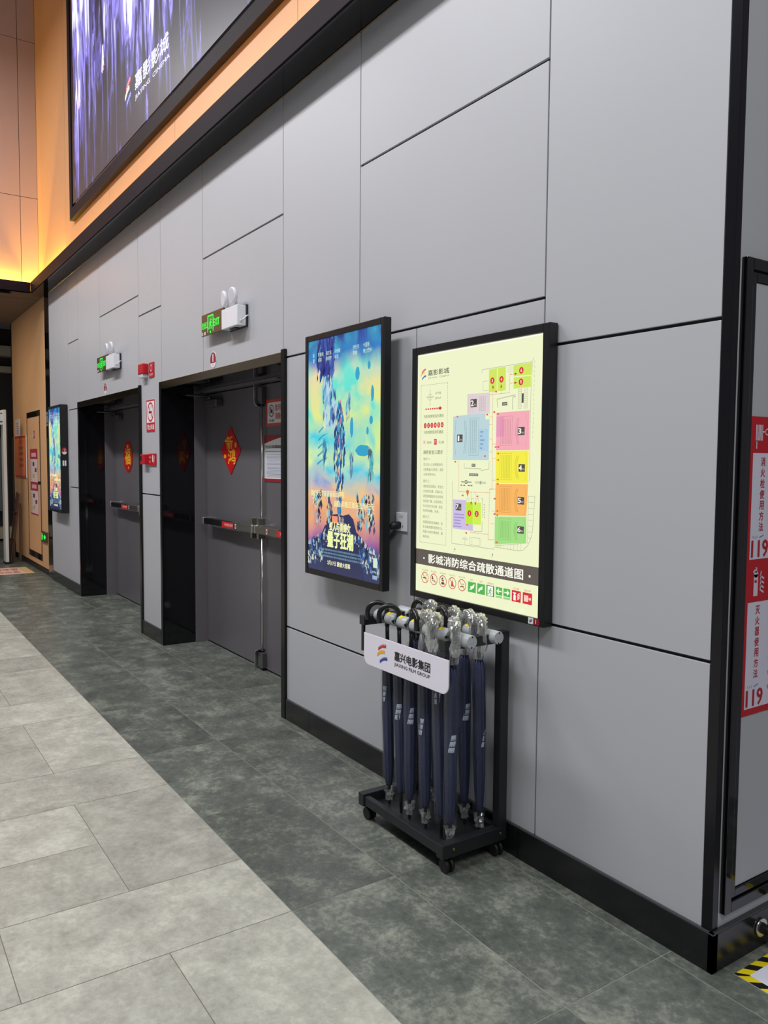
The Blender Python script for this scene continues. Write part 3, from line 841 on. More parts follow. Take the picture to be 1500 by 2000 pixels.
    g.poly([(W*.22, 0), (W*.25, H*.12), (W*.40, H*.16), (W*.72, H*.14), (W*.80, .0)], (16, 24, 78), 6)
    Y = (240, 240, 176)
    for (u, a, b, dv) in ((.05, '陈', '雷', 0), (.105, '罗素德', '莉莉', 0), (.185, '高文诺', '佩德罗', 0), (.27, '马修斯', '林恩', 0), (.44, '伊万杰', '李娜', 0), (.53, '卡里斯', '博士巴林', 0)):
        g.text(a, u, H-.085, .020, (214, 236, 204), 7, w=.018*len(a)); g.text(b, u, H-.112, .020, (214, 236, 204), 7, w=.018*len(b))
    g.text('漫威多元宇宙逐渐逼近真相', .03, H*.325, .030, Y, 7, w=.33, bold=.01)
    g.text('超级英雄正面迎战新纪元', .27, H*.285, .030, Y, 7, w=.36, bold=.01)
    g.rect(.25, H*.215, .305, H*.245, (240, 150, 110), 7); g.text('影业', .315, H*.218, .03, (240, 200, 170), 7, w=.05)
    g.text('蚁人与黄蜂女', .225, H*.180, .046, Y, 8, w=.20, bold=.03)
    g.text('量子狂潮', .205, H*.110, .080, (236, 246, 170), 8, w=.245, bold=.035)
    for k in range(3): g.text('导演制片编剧摄影美术音乐剪辑特效服装造型监制发行出品', .12-k*.012, H*(.092-k*.014), .010, (130, 180, 200), 8, w=.40+k*.024)
    g.text('2月17日 震撼大银幕', .205, H*.032, .024, (246, 244, 190), 8, w=.22, bold=.015)
    g.rect(W-.055, .07, W-.022, .115, (206, 226, 214), 8); g.text('IMAX', W-.062, .045, .010, (206, 226, 214), 8); g.rect(W-.06, .016, W-.022, .034, (150, 170, 200), 8)

def wall_screen(name, label, x0, x1, z0, z1, yf, th, extra=False):
    t = thing(name, label, 'screen', ((x0+x1)/2, yf, z0), 'wall-hung advertising screens')
    bz = .027
    bm = new_bm()
    wbox(t, bm, x0, x0+bz, yf, yf+th, z0, z1); wbox(t, bm, x1-bz, x1, yf, yf+th, z0, z1)
    wbox(t, bm, x0+bz, x1-bz, yf, yf+th, z0, z0+bz*1.15); wbox(t, bm, x0+bz, x1-bz, yf, yf+th, z1-bz*1.15, z1)
    wbox(t, bm, x0+bz, x1-bz, yf+.012, yf+th, z0+bz, z1-bz)
    obj('frame', bm, 'frame_black', t, .003)
    bm = new_bm(); wbox(t, bm, x0+.14, x1-.14, yf+th, -.0005, z0+.18, z1-.18); obj('bracket', bm, 'frame_black', t)
    bm = new_bm(); wbox(t, bm, x0+bz, x1-bz, yf+.006, yf+.0119, z0+bz*1.15, z1-bz*1.15)
    obj('display', bm, 'picture', t)
    g = on_wall(x0+bz, z0+bz*1.15, yf+.0057); g.step = .0003
    film_art(g, x1-x0-2*bz, z1-z0-2.3*bz)
    g.build('picture', 'print_screen', t)
    return t
wall_screen('advertising_screen', 'slim black-framed screen with a teal and orange film poster beside the near door', -3.693, -2.957, .915, 2.143, -.100, .040)
t2 = wall_screen('advertising_screen', 'thick black-framed screen with a teal film poster at the far end of the grey wall', -10.262, -9.585, .885, 2.128, -.085, .080)
for nm, zz in (('side_sticker', 1.60), ('side_sticker', 1.46)):
    g = Gfx((-9.5845, -.045, zz), Y_, Z_, X_)
    if zz > 1.5:
        g.ell(0, 0, .030, .040, (236, 226, 226), 0); g.poly([(.030*math.cos(a), .040*math.sin(a)) for a in [math.radians(-20+i*11) for i in range(21)]], (150, 24, 48), 1); g.text('2', -.008, -.010, .034, (240, 230, 230), 2)
    else:
        g.rect(-.022, -.03, -.006, .03, (220, 222, 226), 0); g.rect(0, -.03, .018, .03, (220, 222, 226), 0)
    g.build(nm, 'print', t2)

# wall socket with plug and lead, right of the slim screen
t = thing('wall_socket', 'grey wall socket with a black plug to the right of the slim screen', 'socket', (-2.94, 0, 1.187))
bm = new_bm(); wbox(t, bm, -2.985, -2.900, -.010, 0, 1.187, 1.273); obj('plate', bm, 'white_plastic', t, .003)
g = on_wall(-2.985, 1.187, -.0104)
for u, v in ((.035, .066), (.050, .066), (.028, .022), (.057, .022), (.042, .036)): g.rect(u-.002, v-.006, u+.002, v+.006, (30, 30, 30), 0)
g.build('pin_holes', 'print', t)
t = thing('power_plug', 'black power plug in the socket beside the slim screen', 'plug', (-2.962, -.02, 1.2))
bm = new_bm(); tube(bm, wpts(t, [(-2.955, -.0106, 1.215), (-2.958, -.040, 1.213), (-2.962, -.055, 1.205)]), [.017, .018, .010], 16)
tube(bm, wpts(t, [(-2.962, -.052, 1.206), (-2.975, -.058, 1.185), (-2.995, -.045, 1.15), (-3.02, -.035, 1.10), (-3.06, -.030, 1.08)]), .005, 10)
obj('body', bm, 'rubber', t)

# ------------------------------------------------------------------ evacuation plan light box
def logo(g, u, v, s, L=3, cols=((206, 40, 48), (240, 180, 40), (30, 66, 170))):
    for k, (du, dv) in enumerate(((.18, .62), (.0, .34), (.22, .0))):
        n = 8; lo = []; hi = []
        for i in range(n+1):
            t_ = i/n; x = du+t_*.62; y = dv+.30*t_-.10*math.sin(PI*t_)*-1*.6
            lo.append((u+x*s, v+y*s)); hi.append((u+(x)*s, v+(y+.17)*s))
        g.poly(lo+hi[::-1], cols[k], L)
        for i in range(7): g.rect(u+(du+.05+i*.08)*s, v+(dv+.13+.30*(.05+i*.08)/.62)*s, u+(du+.085+i*.08)*s, v+(dv+.16+.30*(.05+i*.08)/.62)*s, (240, 232, 238), L+1)

def evac_plan(g, W, H):
    cream = (238, 243, 200); dk = (96, 96, 80); ln = (164, 166, 146); rd = (208, 38, 44)
    g.rect(0, 0, W, H, cream, 0)
    g.rect(0, H-.006, W, H, (255, 255, 236), 1); g.rect(0, 0, .005, H, (252, 253, 226), 1); g.rect(W-.008, 0, W, H, (250, 252, 222), 1)
    logo(g, .020, .923, .045, 2)
    g.text('嘉影影城', .072, .938, .024, (50, 48, 44), 2, w=.142, bold=.01)
    g.text('JIAYING   CINEMA', .072, .924, .008, (120, 118, 100), 2, w=.142)
    for a, b in (((.026, .900), (.206, .900)), ((.206, .900), (.206, .218)), ((.206, .218), (.026, .218)), ((.026, .218), (.026, .900))): g.line(a, b, .0018, (140, 142, 122), 2, .006)
    g.line((.088, .822), (.088, .872), .0015, dk, 2); g.line((.072, .847), (.110, .847), .0015, dk, 2); g.ring(.088, .847, .014, .001, dk, 2)
    g.text('北', .085, .874, .006, dk, 2); g.text('南', .085, .812, .006, dk, 2); g.text('西', .064, .844, .006, dk, 2); g.text('东', .111, .844, .006, dk, 2)
    g.text('总平面', .122, .856, .010, dk, 2, w=.040); g.text('2876㎡', .122, .836, .010, dk, 2, w=.040)
    for i in range(6): g.rect(.056+i*.0152, .7935, .066+i*.0152, .7995, rd, 2)
    g.rect(.146, .792, .156, .801, rd, 2); g.poly([(.155, .787), (.170, .7965), (.155, .806)], rd, 2)
    g.text('为影城常规逃生路线', .045, .758, .014, (70, 70, 58), 2, w=.136)
    for i in range(6):
        g.ell(.056+i*.0232, .726, .0095, .0115, rd, 2); g.text(str(i+1), .056+i*.0232, .7205, .011, (250, 240, 230), 3, align='c')
    g.text('为影城常规消防通道', .045, .690, .014, (70, 70, 58), 2, w=.134)
    g.rect(.044, .645, .060, .664, (244, 214, 200), 2); g.text('H', .047, .650, .009, rd, 3); g.text('消防栓', .067, .647, .012, (90, 90, 76), 2, w=.034)
    g.rect(.118, .643, .137, .667, rd, 2); g.text('∏', .122, .648, .013, (250, 240, 230), 3); g.text('灭火器', .149, .647, .012, (90, 90, 76), 2, w=.036)
    g.text('消防安全三提示', .043, .603, .017, (60, 60, 50), 2, w=.136, bold=.006)
    P = [(.576, '提示一：'), (.552, '您已进入公共聚集场所，'), (.530, '注意聚集人员较多，请您'), (.509, '注意消防安全；'), (.480, '提示二：'), (.458, '请留意逃生路线、安全出'), (.436, '口的具体位置，如遇火灾，'),
         (.415, '请您按疏散指示标志和现'), (.393, '场应急广播，以及现场工'), (.372, '作人员的引导正确、快速、'), (.351, '有序的疏散、自救；'), (.325, '提示三：'), (.302, '请留意消防设施器材、逃'), (.281, '生设备放置和使用方法，'), (.260, '如遇火灾请正确使用，确'), (.239, '保安全。')]
    for v, s in P: g.text(s, .046, v, .0125, (112, 112, 94), 2, w=min(.0125*len(s), .137))
    # halls
    def room(pts, col, L=2): g.poly(pts, col, L)
    room([(.331, .761), (.331, .844), (.465, .840), (.465, .761)], (222, 208, 210))
    room([(.244, .578), (.464, .578), (.464, .737), (.441, .737), (.441, .765), (.244, .757)], (186, 212, 216))
    room([(.404, .615), (.458, .615), (.458, .700), (.404, .700)], (168, 204, 226), 3)
    lime = (206, 230, 92)
    room([(.457, .842), (.502, .842), (.502, .931), (.457, .930)], lime); room([(.506, .842), (.552, .843), (.550, .932), (.506, .932)], lime)
    room([(.592, .892), (.683, .890), (.687, .934), (.590, .933)], lime); room([(.593, .846), (.682, .846), (.682, .886), (.593, .888)], lime)
    room([(.503, .616), (.681, .616), (.679, .761), (.503, .760)], (244, 170, 182))
    room([(.503, .668), (.545, .668), (.545, .745), (.503, .745)], (234, 150, 186), 3)
    room([(.504, .490), (.678, .493), (.678, .614), (.503, .614)], (244, 236, 62))
    room([(.503, .364), (.672, .371), (.678, .490), (.504, .486)], (250, 182, 92))
    room([(.504, .250), (.674, .272), (.672, .368), (.503, .360)], (160, 222, 128))
    room([(.249, .294), (.376, .293), (.376, .318), (.332, .319), (.332, .415), (.249, .415)], (204, 190, 226))
    room([(.333, .318), (.376, .319), (.376, .408), (.333, .407)], (190, 232, 30), 3); room([(.378, .319), (.424, .321), (.423, .409), (.378, .408)], (206, 238, 78), 3)
    sh = lambda c, k: tuple(int(x*k) for x in c)
    for (v0, v1, base, rows) in ((.64, .74, (244, 170, 182), 11), (.51, .60, (244, 236, 62), 11), (.385, .475, (250, 182, 92), 10), (.28, .35, (160, 222, 128), 8)):
        c = sh(base, .78)
        n = int((v1-v0)/.0042)
        for i in range(n):
            v = v0+i*.0042
            for k in range(6): g.rect(.536+k*.0085, v, .540+k*.0085, v+.0024, c, 4)
            bow = .010*math.cos((i/n-.5)*PI)
            for k in range(2): g.rect(.618+k*.008-bow, v-.002, .621+k*.008-bow, v+.0012, c, 4)
        for a, b in zip(range(0, 12), range(1, 13)):
            va = v0-.01+(v1-v0+.02)*a/12; vb = v0-.01+(v1-v0+.02)*b/12
            g.line((.660+.010*math.sin(a/12*PI), va), (.660+.010*math.sin(b/12*PI), vb), .0012, sh(base, .82), 4)
        g.pline([(.528, v0-.006), (.590, v0-.006), (.590, v1+.004), (.528, v1+.004), (.528, v0-.006)], .0012, c, 4)
    for i in range(30):
        v = .605+i*.0045
        for k in range(4): g.rect(.352+k*.011, v, .357+k*.011, v+.0026, (140, 168, 176), 4)
        bow = .012*math.cos((i/30-.5)*PI)
        for k in range(2): g.rect(.312+k*.009+bow*.6, v, .316+k*.009+bow*.6, v+.0026, (140, 168, 176), 4)
    g.pline([(.345, .597), (.402, .597), (.402, .745), (.345, .745), (.345, .597)], .0014, (140, 168, 176), 4)
    g.pline([(.262, .60), (.256, .66), (.262, .74)], .0014, (120, 150, 168), 4)
    for i in range(5): g.rect(.412, .622+i*.016, .424+(i % 3)*.006, .628+i*.016, (130, 160, 184), 4)
    for i in range(12):
        for k in range(4): g.rect(.405+k*.010, .772+i*.0048, .410+k*.010, .775+i*.0048, (184, 170, 174), 4)
    for k in range(3): g.line((.340+k*.012, .766), (.340+k*.012, .838), .0014, (196, 182, 190), 4)
    for i, (a, b) in enumerate(((.258, .322), (.258, .322), (.258, .300), (.258, .300), (.253, .305))): g.rect(a, .352-i*.0125, b, .357-i*.0125, (160, 142, 206), 4)
    # room labels
    def lab(u0, v0, u1, v1, n):
        g.rect(u0, v0, u1, v1, (78, 70, 66), 5); g.text(str(n), u0+(u1-u0)*.28, v0+.005, (v1-v0)*.68, (252, 250, 244), 6, w=(u1-u0)*(.24 if n == 1 else .46), bold=.03, align='c')
        g.text('号厅', u0+(u1-u0)*.56, v0+.006, .006, (240, 236, 226), 6, w=(u1-u0)*.38)
    lab(.271, .651, .306, .682, 1); lab(.352, .789, .389, .821, 2); lab(.621, .671, .656, .701, 3); lab(.628, .535, .661, .563, 4)
    lab(.626, .413, .660, .441, 5); lab(.627, .304, .661, .331, 6); lab(.268, .371, .303, .399, 7)
    # corridors, walls
    g.pline([(.245, .492), (.244, .231), (.500, .231), (.502, .240), (.638, .238), (.660, .244), (.680, .260), (.694, .282), (.705, .317), (.714, .449)], .0018, ln, 3)
    g.pline([(.508, .245), (.681, .272), (.681, .447)], .0016, ln, 3); g.pline([(.418, .918), (.418, .933), (.687, .937), (.696, .950)], .0016, ln, 3)
    g.pline([(.690, .934), (.684, .851), (.684, .50)], .0016, ln, 3); g.line((.700, .940), (.697, .66), .0014, ln, 3, .010)
    for i in range(8): g.line((.682, .445-i*.022), (.712-i*.002, .445-i*.022), .0012, ln, 3)
    for i in range(8): g.line((.520+i*.018, .247+i*.003), (.520+i*.018, .239), .0012, ln, 3)
    g.pline([(.319, .566), (.317, .545), (.420, .543), (.420, .536), (.465, .543), (.465, .575)], .002, ln, 3)
    g.rect(.364, .551, .386, .563, (78, 70, 66), 5); g.text('影吧', .367, .554, .006, (244, 240, 230), 6, w=.016)
    g.rect(.349, .514, .403, .524, (78, 70, 66), 5); g.text('自助取票区', .352, .516, .006, (244, 240, 230), 6, w=.048)
    g.line((.300, .489), (.364, .489), .003, (100, 96, 88), 4); g.rect(.324, .482, .338, .496, (70, 66, 62), 5); g.rect(.327, .485, .335, .493, cream, 6)
    g.rect(.385, .484, .450, .493, (206, 210, 180), 3); g.rect(.414, .482, .422, .495, (160, 162, 140), 4)
    for u in (.296, .314, .342, .358): g.rect(u, .473, u+.012, .477, (110, 106, 96), 4)
    for i in range(6): g.rect(.440+(i % 2)*.002, .400-i*.010, .444+(i % 2)*.002, .404-i*.010, (120, 116, 104), 4)
    g.pline([(.424, .425), (.432, .425), (.432, .385), (.432, .350)], .002, ln, 3); g.pline([(.430, .335), (.430, .295), (.380, .292)], .002, ln, 3)
    for u in (.337, .366, .396): g.pline([(u, .409), (u, .424), (u+.012, .424), (u+.012, .409)], .0015, ln, 3)
    g.pline([(.328, .266), (.328, .232)], .0015, ln, 3); g.rect(.312, .252, .344, .262, (220, 222, 190), 3); g.pline([(.358, .266), (.358, .236), (.420, .236), (.420, .266), (.358, .266)], .0015, ln, 3)
    g.pline([(.372, .266), (.372, .236)], .0012, ln, 4)
    g.pline([(.510, .780), (.505, .812), (.600, .822), (.606, .815), (.590, .815), (.590, .768)], .004, (196, 198, 170), 3)
    g.rect(.534, .786, .562, .798, (78, 70, 66), 5); g.text('卖品部', .537, .789, .006, (244, 240, 230), 6, w=.022)
    for i in range(11):
        g.line((.622, .840-i*.007), (.634, .840-i*.007), .0012, ln, 4); g.line((.652, .840-i*.007), (.664, .840-i*.007), .0012, ln, 4)
    for u in (.620, .636, .650, .666): g.line((u, .845), (u, .768), .0014, ln, 4)
    g.rect(.638, .790, .648, .825, (78, 70, 66), 5)
    g.pline([(.424, .885), (.424, .850), (.455, .850)], .0016, ln, 3); g.pline([(.424, .885), (.450, .887)], .0016, ln, 3); g.rect(.560, .905, .588, .930, (228, 234, 196), 3)
    # escape routes
    D = .0042
    for pts in ([(.482, .863), (.483, .70), (.486, .465)], [(.464, .832), (.572, .832), (.574, .900), (.600, .900)], [(.575, .867), (.600, .867)], [(.529, .833), (.528, .856)],
                [(.486, .465), (.472, .465), (.504, .466)], [(.472, .465), (.470, .450), (.286, .449), (.284, .576)], [(.472, .450), (.467, .265), (.501, .268)], [(.467, .286), (.364, .286), (.364, .295)],
                [(.363, .449), (.364, .408)], [(.389, .450), (.390, .408)]):
        g.pline(pts, .0019, (214, 60, 52), 5, D)
    for (u, v) in ((.464, .745), (.464, .716), (.468, .66), (.47, .61), (.504, .64), (.504, .585), (.504, .50), (.504, .38), (.503, .33)): g.line((min(u, .484), v), (max(u, .484), v), .0016, (214, 60, 52), 5, D)
    for (u, v, dr) in ((.482, .863, 'u'), (.528, .862, 'u'), (.606, .900, 'r'), (.606, .867, 'r'), (.364, .402, 'd'), (.390, .402, 'd')):
        s = .007
        q = {'u': [(-s*.7, -s), (s*.7, -s), (0, s)], 'd': [(-s*.7, s), (s*.7, s), (0, -s)], 'r': [(-s, -s*.7), (s, 0), (-s, s*.7)]}[dr]
        g.poly([(u+a, v+b) for a, b in q], (190, 36, 30), 6)
    for (u, v, n) in ((.478, .885, 3), (.529, .886, 4), (.634, .910, 6), (.633, .868, 5), (.355, .363, 1), (.399, .363, 2)):
        g.ell(u, v, .0115, .0125, (214, 30, 36), 7); g.text(str(n), u, v-.006, .012, (252, 246, 236), 8, align='c', bold=.03)
    for (u, v) in ((.27, .752), (.45, .752), (.49, .760), (.51, .752), (.44, .59), (.26, .567), (.31, .43), (.40, .430), (.34, .312), (.335, .278), (.50, .625), (.515, .625), (.515, .60), (.515, .575), (.515, .500), (.515, .483), (.515, .378), (.515, .362), (.50, .425), (.50, .365), (.515, .256), (.498, .838)):
        g.rect(u, v, u+.007, v+.007, (224, 84, 74), 6); g.rect(u-.006, v+.002, u, v+.005, (224, 84, 74), 6)
    g.ell(.342, .449, .0085, .009, (214, 120, 40), 7); g.poly([(.335, .446), (.349, .446), (.3415, .428)], (214, 120, 40), 7)
    for u in (.262, .49): g.poly([(u, .206), (u+.008, .206), (u+.004, .215)], (110, 110, 96), 4); g.text('出入口', u-.006, .198, .004, (110, 110, 96), 4)
    # title band and pictograms
    g.rect(0, .119, W, .187, (88, 79, 72), 2)
    g.text('影城消防综合疏散通道图', .088, .131, .040, (252, 252, 236), 3, w=.572, bold=.022)
    g.rect(.053, .145, .061, .153, (252, 252, 236), 3); g.rect(.690, .145, .699, .153, (252, 252, 236), 3)
    names = ['禁止吸烟', '禁止烟火', '禁止放易燃物', '禁止用水灭火', '禁止带火种']
    for i in range(5):
        u = .066+i*.0618; v = .064
        g.ring(u, v, .025, .0032, (206, 46, 50), 4); 
        if i == 0: g.rect(u-.014, v-.004, u+.010, v+.001, (60, 50, 50), 3); g.line((u+.006, v+.006), (u+.012, v+.014), .002, (60, 50, 50), 3)
        elif i == 1: g.line((u-.012, v-.004), (u+.010, v-.010), .003, (50, 44, 44), 3); g.ell(u-.010, v+.006, .005, .008, (50, 44, 44), 3)
        elif i == 2: g.rect(u-.010, v-.014, u+.008, v-.004, (44, 40, 40), 3); g.rect(u-.008, v, u+.006, v+.006, (44, 40, 40), 3); g.poly([(u-.008, v+.008), (u+.004, v+.008), (u-.002, v+.018)], (44, 40, 40), 3)
        elif i == 3: g.poly([(u-.010, v-.014), (u+.010, v-.014), (u+.004, v+.004), (u, v+.015), (u-.006, v)], (190, 80, 76), 3)
        else: g.line((u-.012, v-.008), (u+.012, v-.004), .004, (60, 50, 50), 3); g.line((u+.004, v+.006), (u+.014, v+.004), .0025, (60, 50, 50), 3)
        g.line((u-.0165, v+.0165), (u+.0165, v-.0165), .003, (206, 46, 50), 4)
        g.text(names[i], u, .0935, .007, (206, 90, 80), 3, w=.040, align='c')
    GR = (74, 178, 74); WH = (246, 252, 234)
    g.rect(.351, .043, .399, .085, GR, 3); g.poly([(.360, .052), (.372, .054), (.388, .064), (.391, .078), (.384, .076), (.378, .070), (.364, .066), (.368, .060)], WH, 4); g.text('推开', .365, .0895, .008, (206, 90, 80), 3)
    g.rect(.407, .043, .453, .085, GR, 3); g.poly([(.444, .076), (.432, .074), (.416, .064), (.413, .052), (.420, .052), (.426, .060), (.440, .064), (.436, .070)], WH, 4); g.text('拉开', .421, .0895, .008, (206, 90, 80), 3)
    g.rect(.461, .043, .506, .086, (60, 140, 66), 3); g.rect(.468, .045, .499, .083, WH, 4); running_man(g, .483, .047, .034, (60, 140, 66), 5); g.text('紧急出口', .484, .0895, .008, (206, 90, 80), 3, w=.034, align='c')
    g.rect(.515, .055, .551, .086, GR, 3); g.rect(.558, .055, .595, .086, GR, 3); g.rect(.515, .044, .551, .052, (150, 208, 140), 3); g.rect(.558, .044, .595, .052, (150, 208, 140), 3)
    g.poly([(.519, .0705), (.531, .081), (.534, .078), (.529, .073), (.547, .073), (.547, .068), (.529, .068), (.534, .063), (.531, .060)], WH, 4)
    g.poly([(.591, .0705), (.579, .060), (.576, .063), (.581, .068), (.563, .068), (.563, .073), (.581, .073), (.576, .078), (.579, .081)], WH, 4)
    g.rect(.603, .043, .651, .086, (214, 24, 44), 3); g.rect(.612, .048, .625, .068, WH, 4); g.rect(.615, .068, .622, .075, WH, 4); g.rect(.609, .074, .626, .078, WH, 4)
    for k in range(4): g.line((.633, .052+k*.006), (.645, .060+k*.006), .003, WH, 4)
    g.text('灭火器', .627, .0895, .008, (206, 90, 80), 3, w=.028, align='c')
    g.rect(.661, .043, .709, .086, (214, 24, 44), 3); g.rect(.668, .052, .690, .076, (250, 200, 190), 4); g.rect(.690, .062, .700, .066, (250, 200, 190), 4); g.ell(.699, .064, .005, .006, (250, 200, 190), 4)
    g.text('消防水带', .685, .0895, .008, (206, 90, 80), 3, w=.034, align='c')

t = thing('evacuation_light_box', 'large black-framed light box with a cream evacuation plan of the cinema', 'light box', (-2.41, 0, .92))
x0, x1, z0, z1 = -2.818, -2.004, .915, 1.990
bm = new_bm(); f = .032
wbox(t, bm, x0, x0+f, -.046, -.004, z0, z1); wbox(t, bm, x1-f, x1, -.046, -.004, z0, z1)
wbox(t, bm, x0+f, x1-f, -.046, -.004, z0, z0+f-.004); wbox(t, bm, x0+f, x1-f, -.046, -.004, z1-f, z1)
wbox(t, bm, x0+.003, x1-.003, -.030, -.0005, z0+.003, z1-.003)
obj('frame', bm, 'frame_black', t, .002)
bm = new_bm(); wbox(t, bm, x0+f, x1-f, -.037, -.030, z0+f-.004, z1-f); obj('diffuser', bm, 'white_plastic', t)
g = on_wall(x0+f, z0+f-.004, -.0373); g.step = .0003
sx = (x1-x0-2*f)/.745; sz = (z1-z0-2*f+.004)/1.026
g.U = X_*sx; g.V = Z_*sz*.992
evac_plan(g, .745, 1.033)
g.build('plan_print', 'print_lit', t)
g = on_wall(x1-.078, z0+.004, -.0464); g.rect(0, 0, .026, .023, (220, 222, 226), 0); g.rect(.027, 0, .056, .023, (136, 16, 40), 0); g.text('1', .038, .004, .015, (240, 236, 240), 1, bold=.02)
g.line((.006, .006), (.020, .012), .003, (60, 60, 60), 1); g.line((.006, .011), (.020, .017), .003, (60, 60, 60), 1)
g.build('corner_label', 'print', t)

# ------------------------------------------------------------------ big LED wall above
def led_mat():
    m = bpy.data.materials.new('led_picture'); m.use_nodes = True
    nt = m.node_tree; b = nt.nodes['Principled BSDF']; L = nt.links.new
    tc = nt.nodes.new('ShaderNodeTexCoord')
    def nz(sx, sz, sc, det, dist, off):
        mp = nt.nodes.new('ShaderNodeMapping'); mp.inputs['Scale'].default_value = (sx, 1, sz); mp.inputs['Location'].default_value = (off, 0, off)
        n = nt.nodes.new('ShaderNodeTexNoise'); n.inputs['Scale'].default_value = sc; n.inputs['Detail'].default_value = det; n.inputs['Distortion'].default_value = dist
        L(tc.outputs['Object'], mp.inputs[0]); L(mp.outputs[0], n.inputs['Vector']); return n
    n1 = nz(4.2, .50, 1.6, 10, 1.2, 1.3); n2 = nz(.5, .5, 1.0, 2, .3, 4.2)
    mu = nt.nodes.new('ShaderNodeMath'); mu.operation = 'MULTIPLY_ADD'; mu.inputs[1].default_value = .5; L(n2.outputs[0], mu.inputs[0])
    s2 = nt.nodes.new('ShaderNodeMath'); s2.operation = 'SUBTRACT'; s2.inputs[1].default_value = .25; L(n1.outputs[0], s2.inputs[0]); L(s2.outputs[0], mu.inputs[2])
    sp = nt.nodes.new('ShaderNodeSeparateXYZ'); L(tc.outputs['Object'], sp.inputs[0])
    mh = nt.nodes.new('ShaderNodeMapRange'); mh.inputs[1].default_value = 0.0; mh.inputs[2].default_value = 1.6; mh.inputs[3].default_value = -.10; mh.inputs[4].default_value = .085
    L(sp.outputs[2], mh.inputs[0])
    ad = nt.nodes.new('ShaderNodeMath'); ad.operation = 'ADD'; L(mu.outputs[0], ad.inputs[0]); L(mh.outputs[0], ad.inputs[1])
    r = nt.nodes.new('ShaderNodeValToRGB'); e = r.color_ramp.elements
    e[0].position = .43; e[0].color = lin((30, 28, 40))+(1,); e[1].position = .70; e[1].color = lin((226, 224, 255))+(1,)
    for p, c in ((.49, (50, 46, 66)), (.525, (84, 80, 160)), (.555, (60, 54, 84)), (.59, (150, 140, 240)), (.635, (90, 84, 150))):
        k = e.new(p); k.color = lin(c)+(1,)
    L(ad.outputs[0], r.inputs[0]); b.inputs['Base Color'].default_value = (.02, .02, .02, 1); b.inputs['Roughness'].default_value = .35
    L(r.outputs[0], b.inputs['Emission Color']); b.inputs['Emission Strength'].default_value = 1.3
    return m
M['led'] = led_mat()
t = thing('led_video_wall', 'huge black-framed video screen with violet picture high above the grey wall', 'screen', (-8.98, -.08, 4.015))
SX0, SX1, SZ0, SZ1 = -8.978, -1.2, 4.016, 7.9
bm = new_bm(); a = .10
wbox(t, bm, SX0, SX0+a, -.078, -.0305, SZ0, SZ1); wbox(t, bm, SX1-a, SX1, -.078, -.0305, SZ0, SZ1); wbox(t, bm, SX0+a, SX1-a, -.078, -.0305, SZ0, SZ0+a+.012); wbox(t, bm, SX0+a, SX1-a, -.078, -.0305, SZ1-a, SZ1)
obj('frame', bm, 'frame_dark', t, .002)
bm = new_bm(); b_ = .11
wbox(t, bm, SX0+a, SX0+b_+.12, -.070, -.0305, SZ0+a, SZ1-a); wbox(t, bm, SX0+a, SX1-a, -.070, -.0305, SZ0+a, SZ0+b_+.03)
obj('bezel', bm, 'black_gloss', t)
bm = new_bm(); wbox(t, bm, SX0+b_+.12, SX1-a, -.074, -.0305, SZ0+b_+.03, SZ1-a); dsp = obj('display', bm, 'led', t)
g = on_wall(0, 0, -.0745)
g.text('嘉影影城', -6.65, 4.485, .125, (226, 226, 250), 1, w=.82, bold=.01)
g.text('JIAYING  CINEMA', -6.65, 4.40, .045, (210, 210, 240), 1, w=.84)
logo(g, -6.93, 4.43, .20, 1, ((240, 90, 90), (250, 230, 190), (90, 110, 250)))
for (u, v, hgt, tw) in ((-8.56, 5.0, .26, .05), (-7.66, 5.0, .23, .045)):   # pale hands of the figures in the picture
    for k, (a, b) in enumerate(((0, .02), (.9, 0), (1.8, .015), (2.6, .05))): g.poly([(u+a*tw*.7, v+b), (u+a*tw*.7+tw*.35, v+b), (u+tw*.9+a*tw*.3, v+hgt*.55), (u+tw*.5+a*tw*.3, v+hgt*.55)], (222, 190, 226), 1)
    g.poly([(u+tw*.4, v+hgt*.5), (u+tw*2.0, v+hgt*.5), (u+tw*1.7, v+hgt*1.05), (u+tw*.8, v+hgt*1.05)], (206, 180, 232), 1)
g.build('lettering', 'print_led', t)

# ------------------------------------------------------------------ wall end: hydrant cabinet, instruction poster, door stop
t = thing('hydrant_cabinet', 'grey fire hydrant cabinet in a double black frame on the end of the wall', 'cabinet', (-1.344, .40, .16))
Yo0, Yo1, Zo0, Zo1 = .040, 1.05, .163, 2.087
def ring_frame(par, bm, y0, y1, z0, z1, wd, xa, xb):
    wbox(par, bm, xa, xb, y0, y0+wd, z0, z1); wbox(par, bm, xa, xb, y1-wd, y1, z0, z1)
    wbox(par, bm, xa, xb, y0+wd, y1-wd, z0, z0+wd); wbox(par, bm, xa, xb, y0+wd, y1-wd, z1-wd, z1)
bm = new_bm(); ring_frame(t, bm, Yo0, Yo1, Zo0, Zo1, .033, -1.344, -1.326); obj('frame', bm, 'black_gloss', t, .002)
bm = new_bm(); ring_frame(t, bm, Yo0+.035, Yo1-.035, Zo0+.036, Zo1-.036, .026, -1.344, -1.333); obj('inner_frame', bm, 'black_gloss', t, .002)
bm = new_bm(); wbox(t, bm, -1.3438, -1.339, Yo0+.063, Yo1-.063, Zo0+.064, Zo1-.064); obj('door', bm, 'grey_panel', t, .001)
t = thing('instruction_poster', 'red and white hydrant and extinguisher instruction poster on the hydrant cabinet', 'poster', (-1.339, .32, .75))
bm = new_bm(); wbox(t, bm, -1.3386, -1.3366, .104, .56, .749, 1.641); obj('sheet', bm, 'red_plastic', t)
g = on_right(.104, .749, -1.3363)
W_, H_ = .456, .892
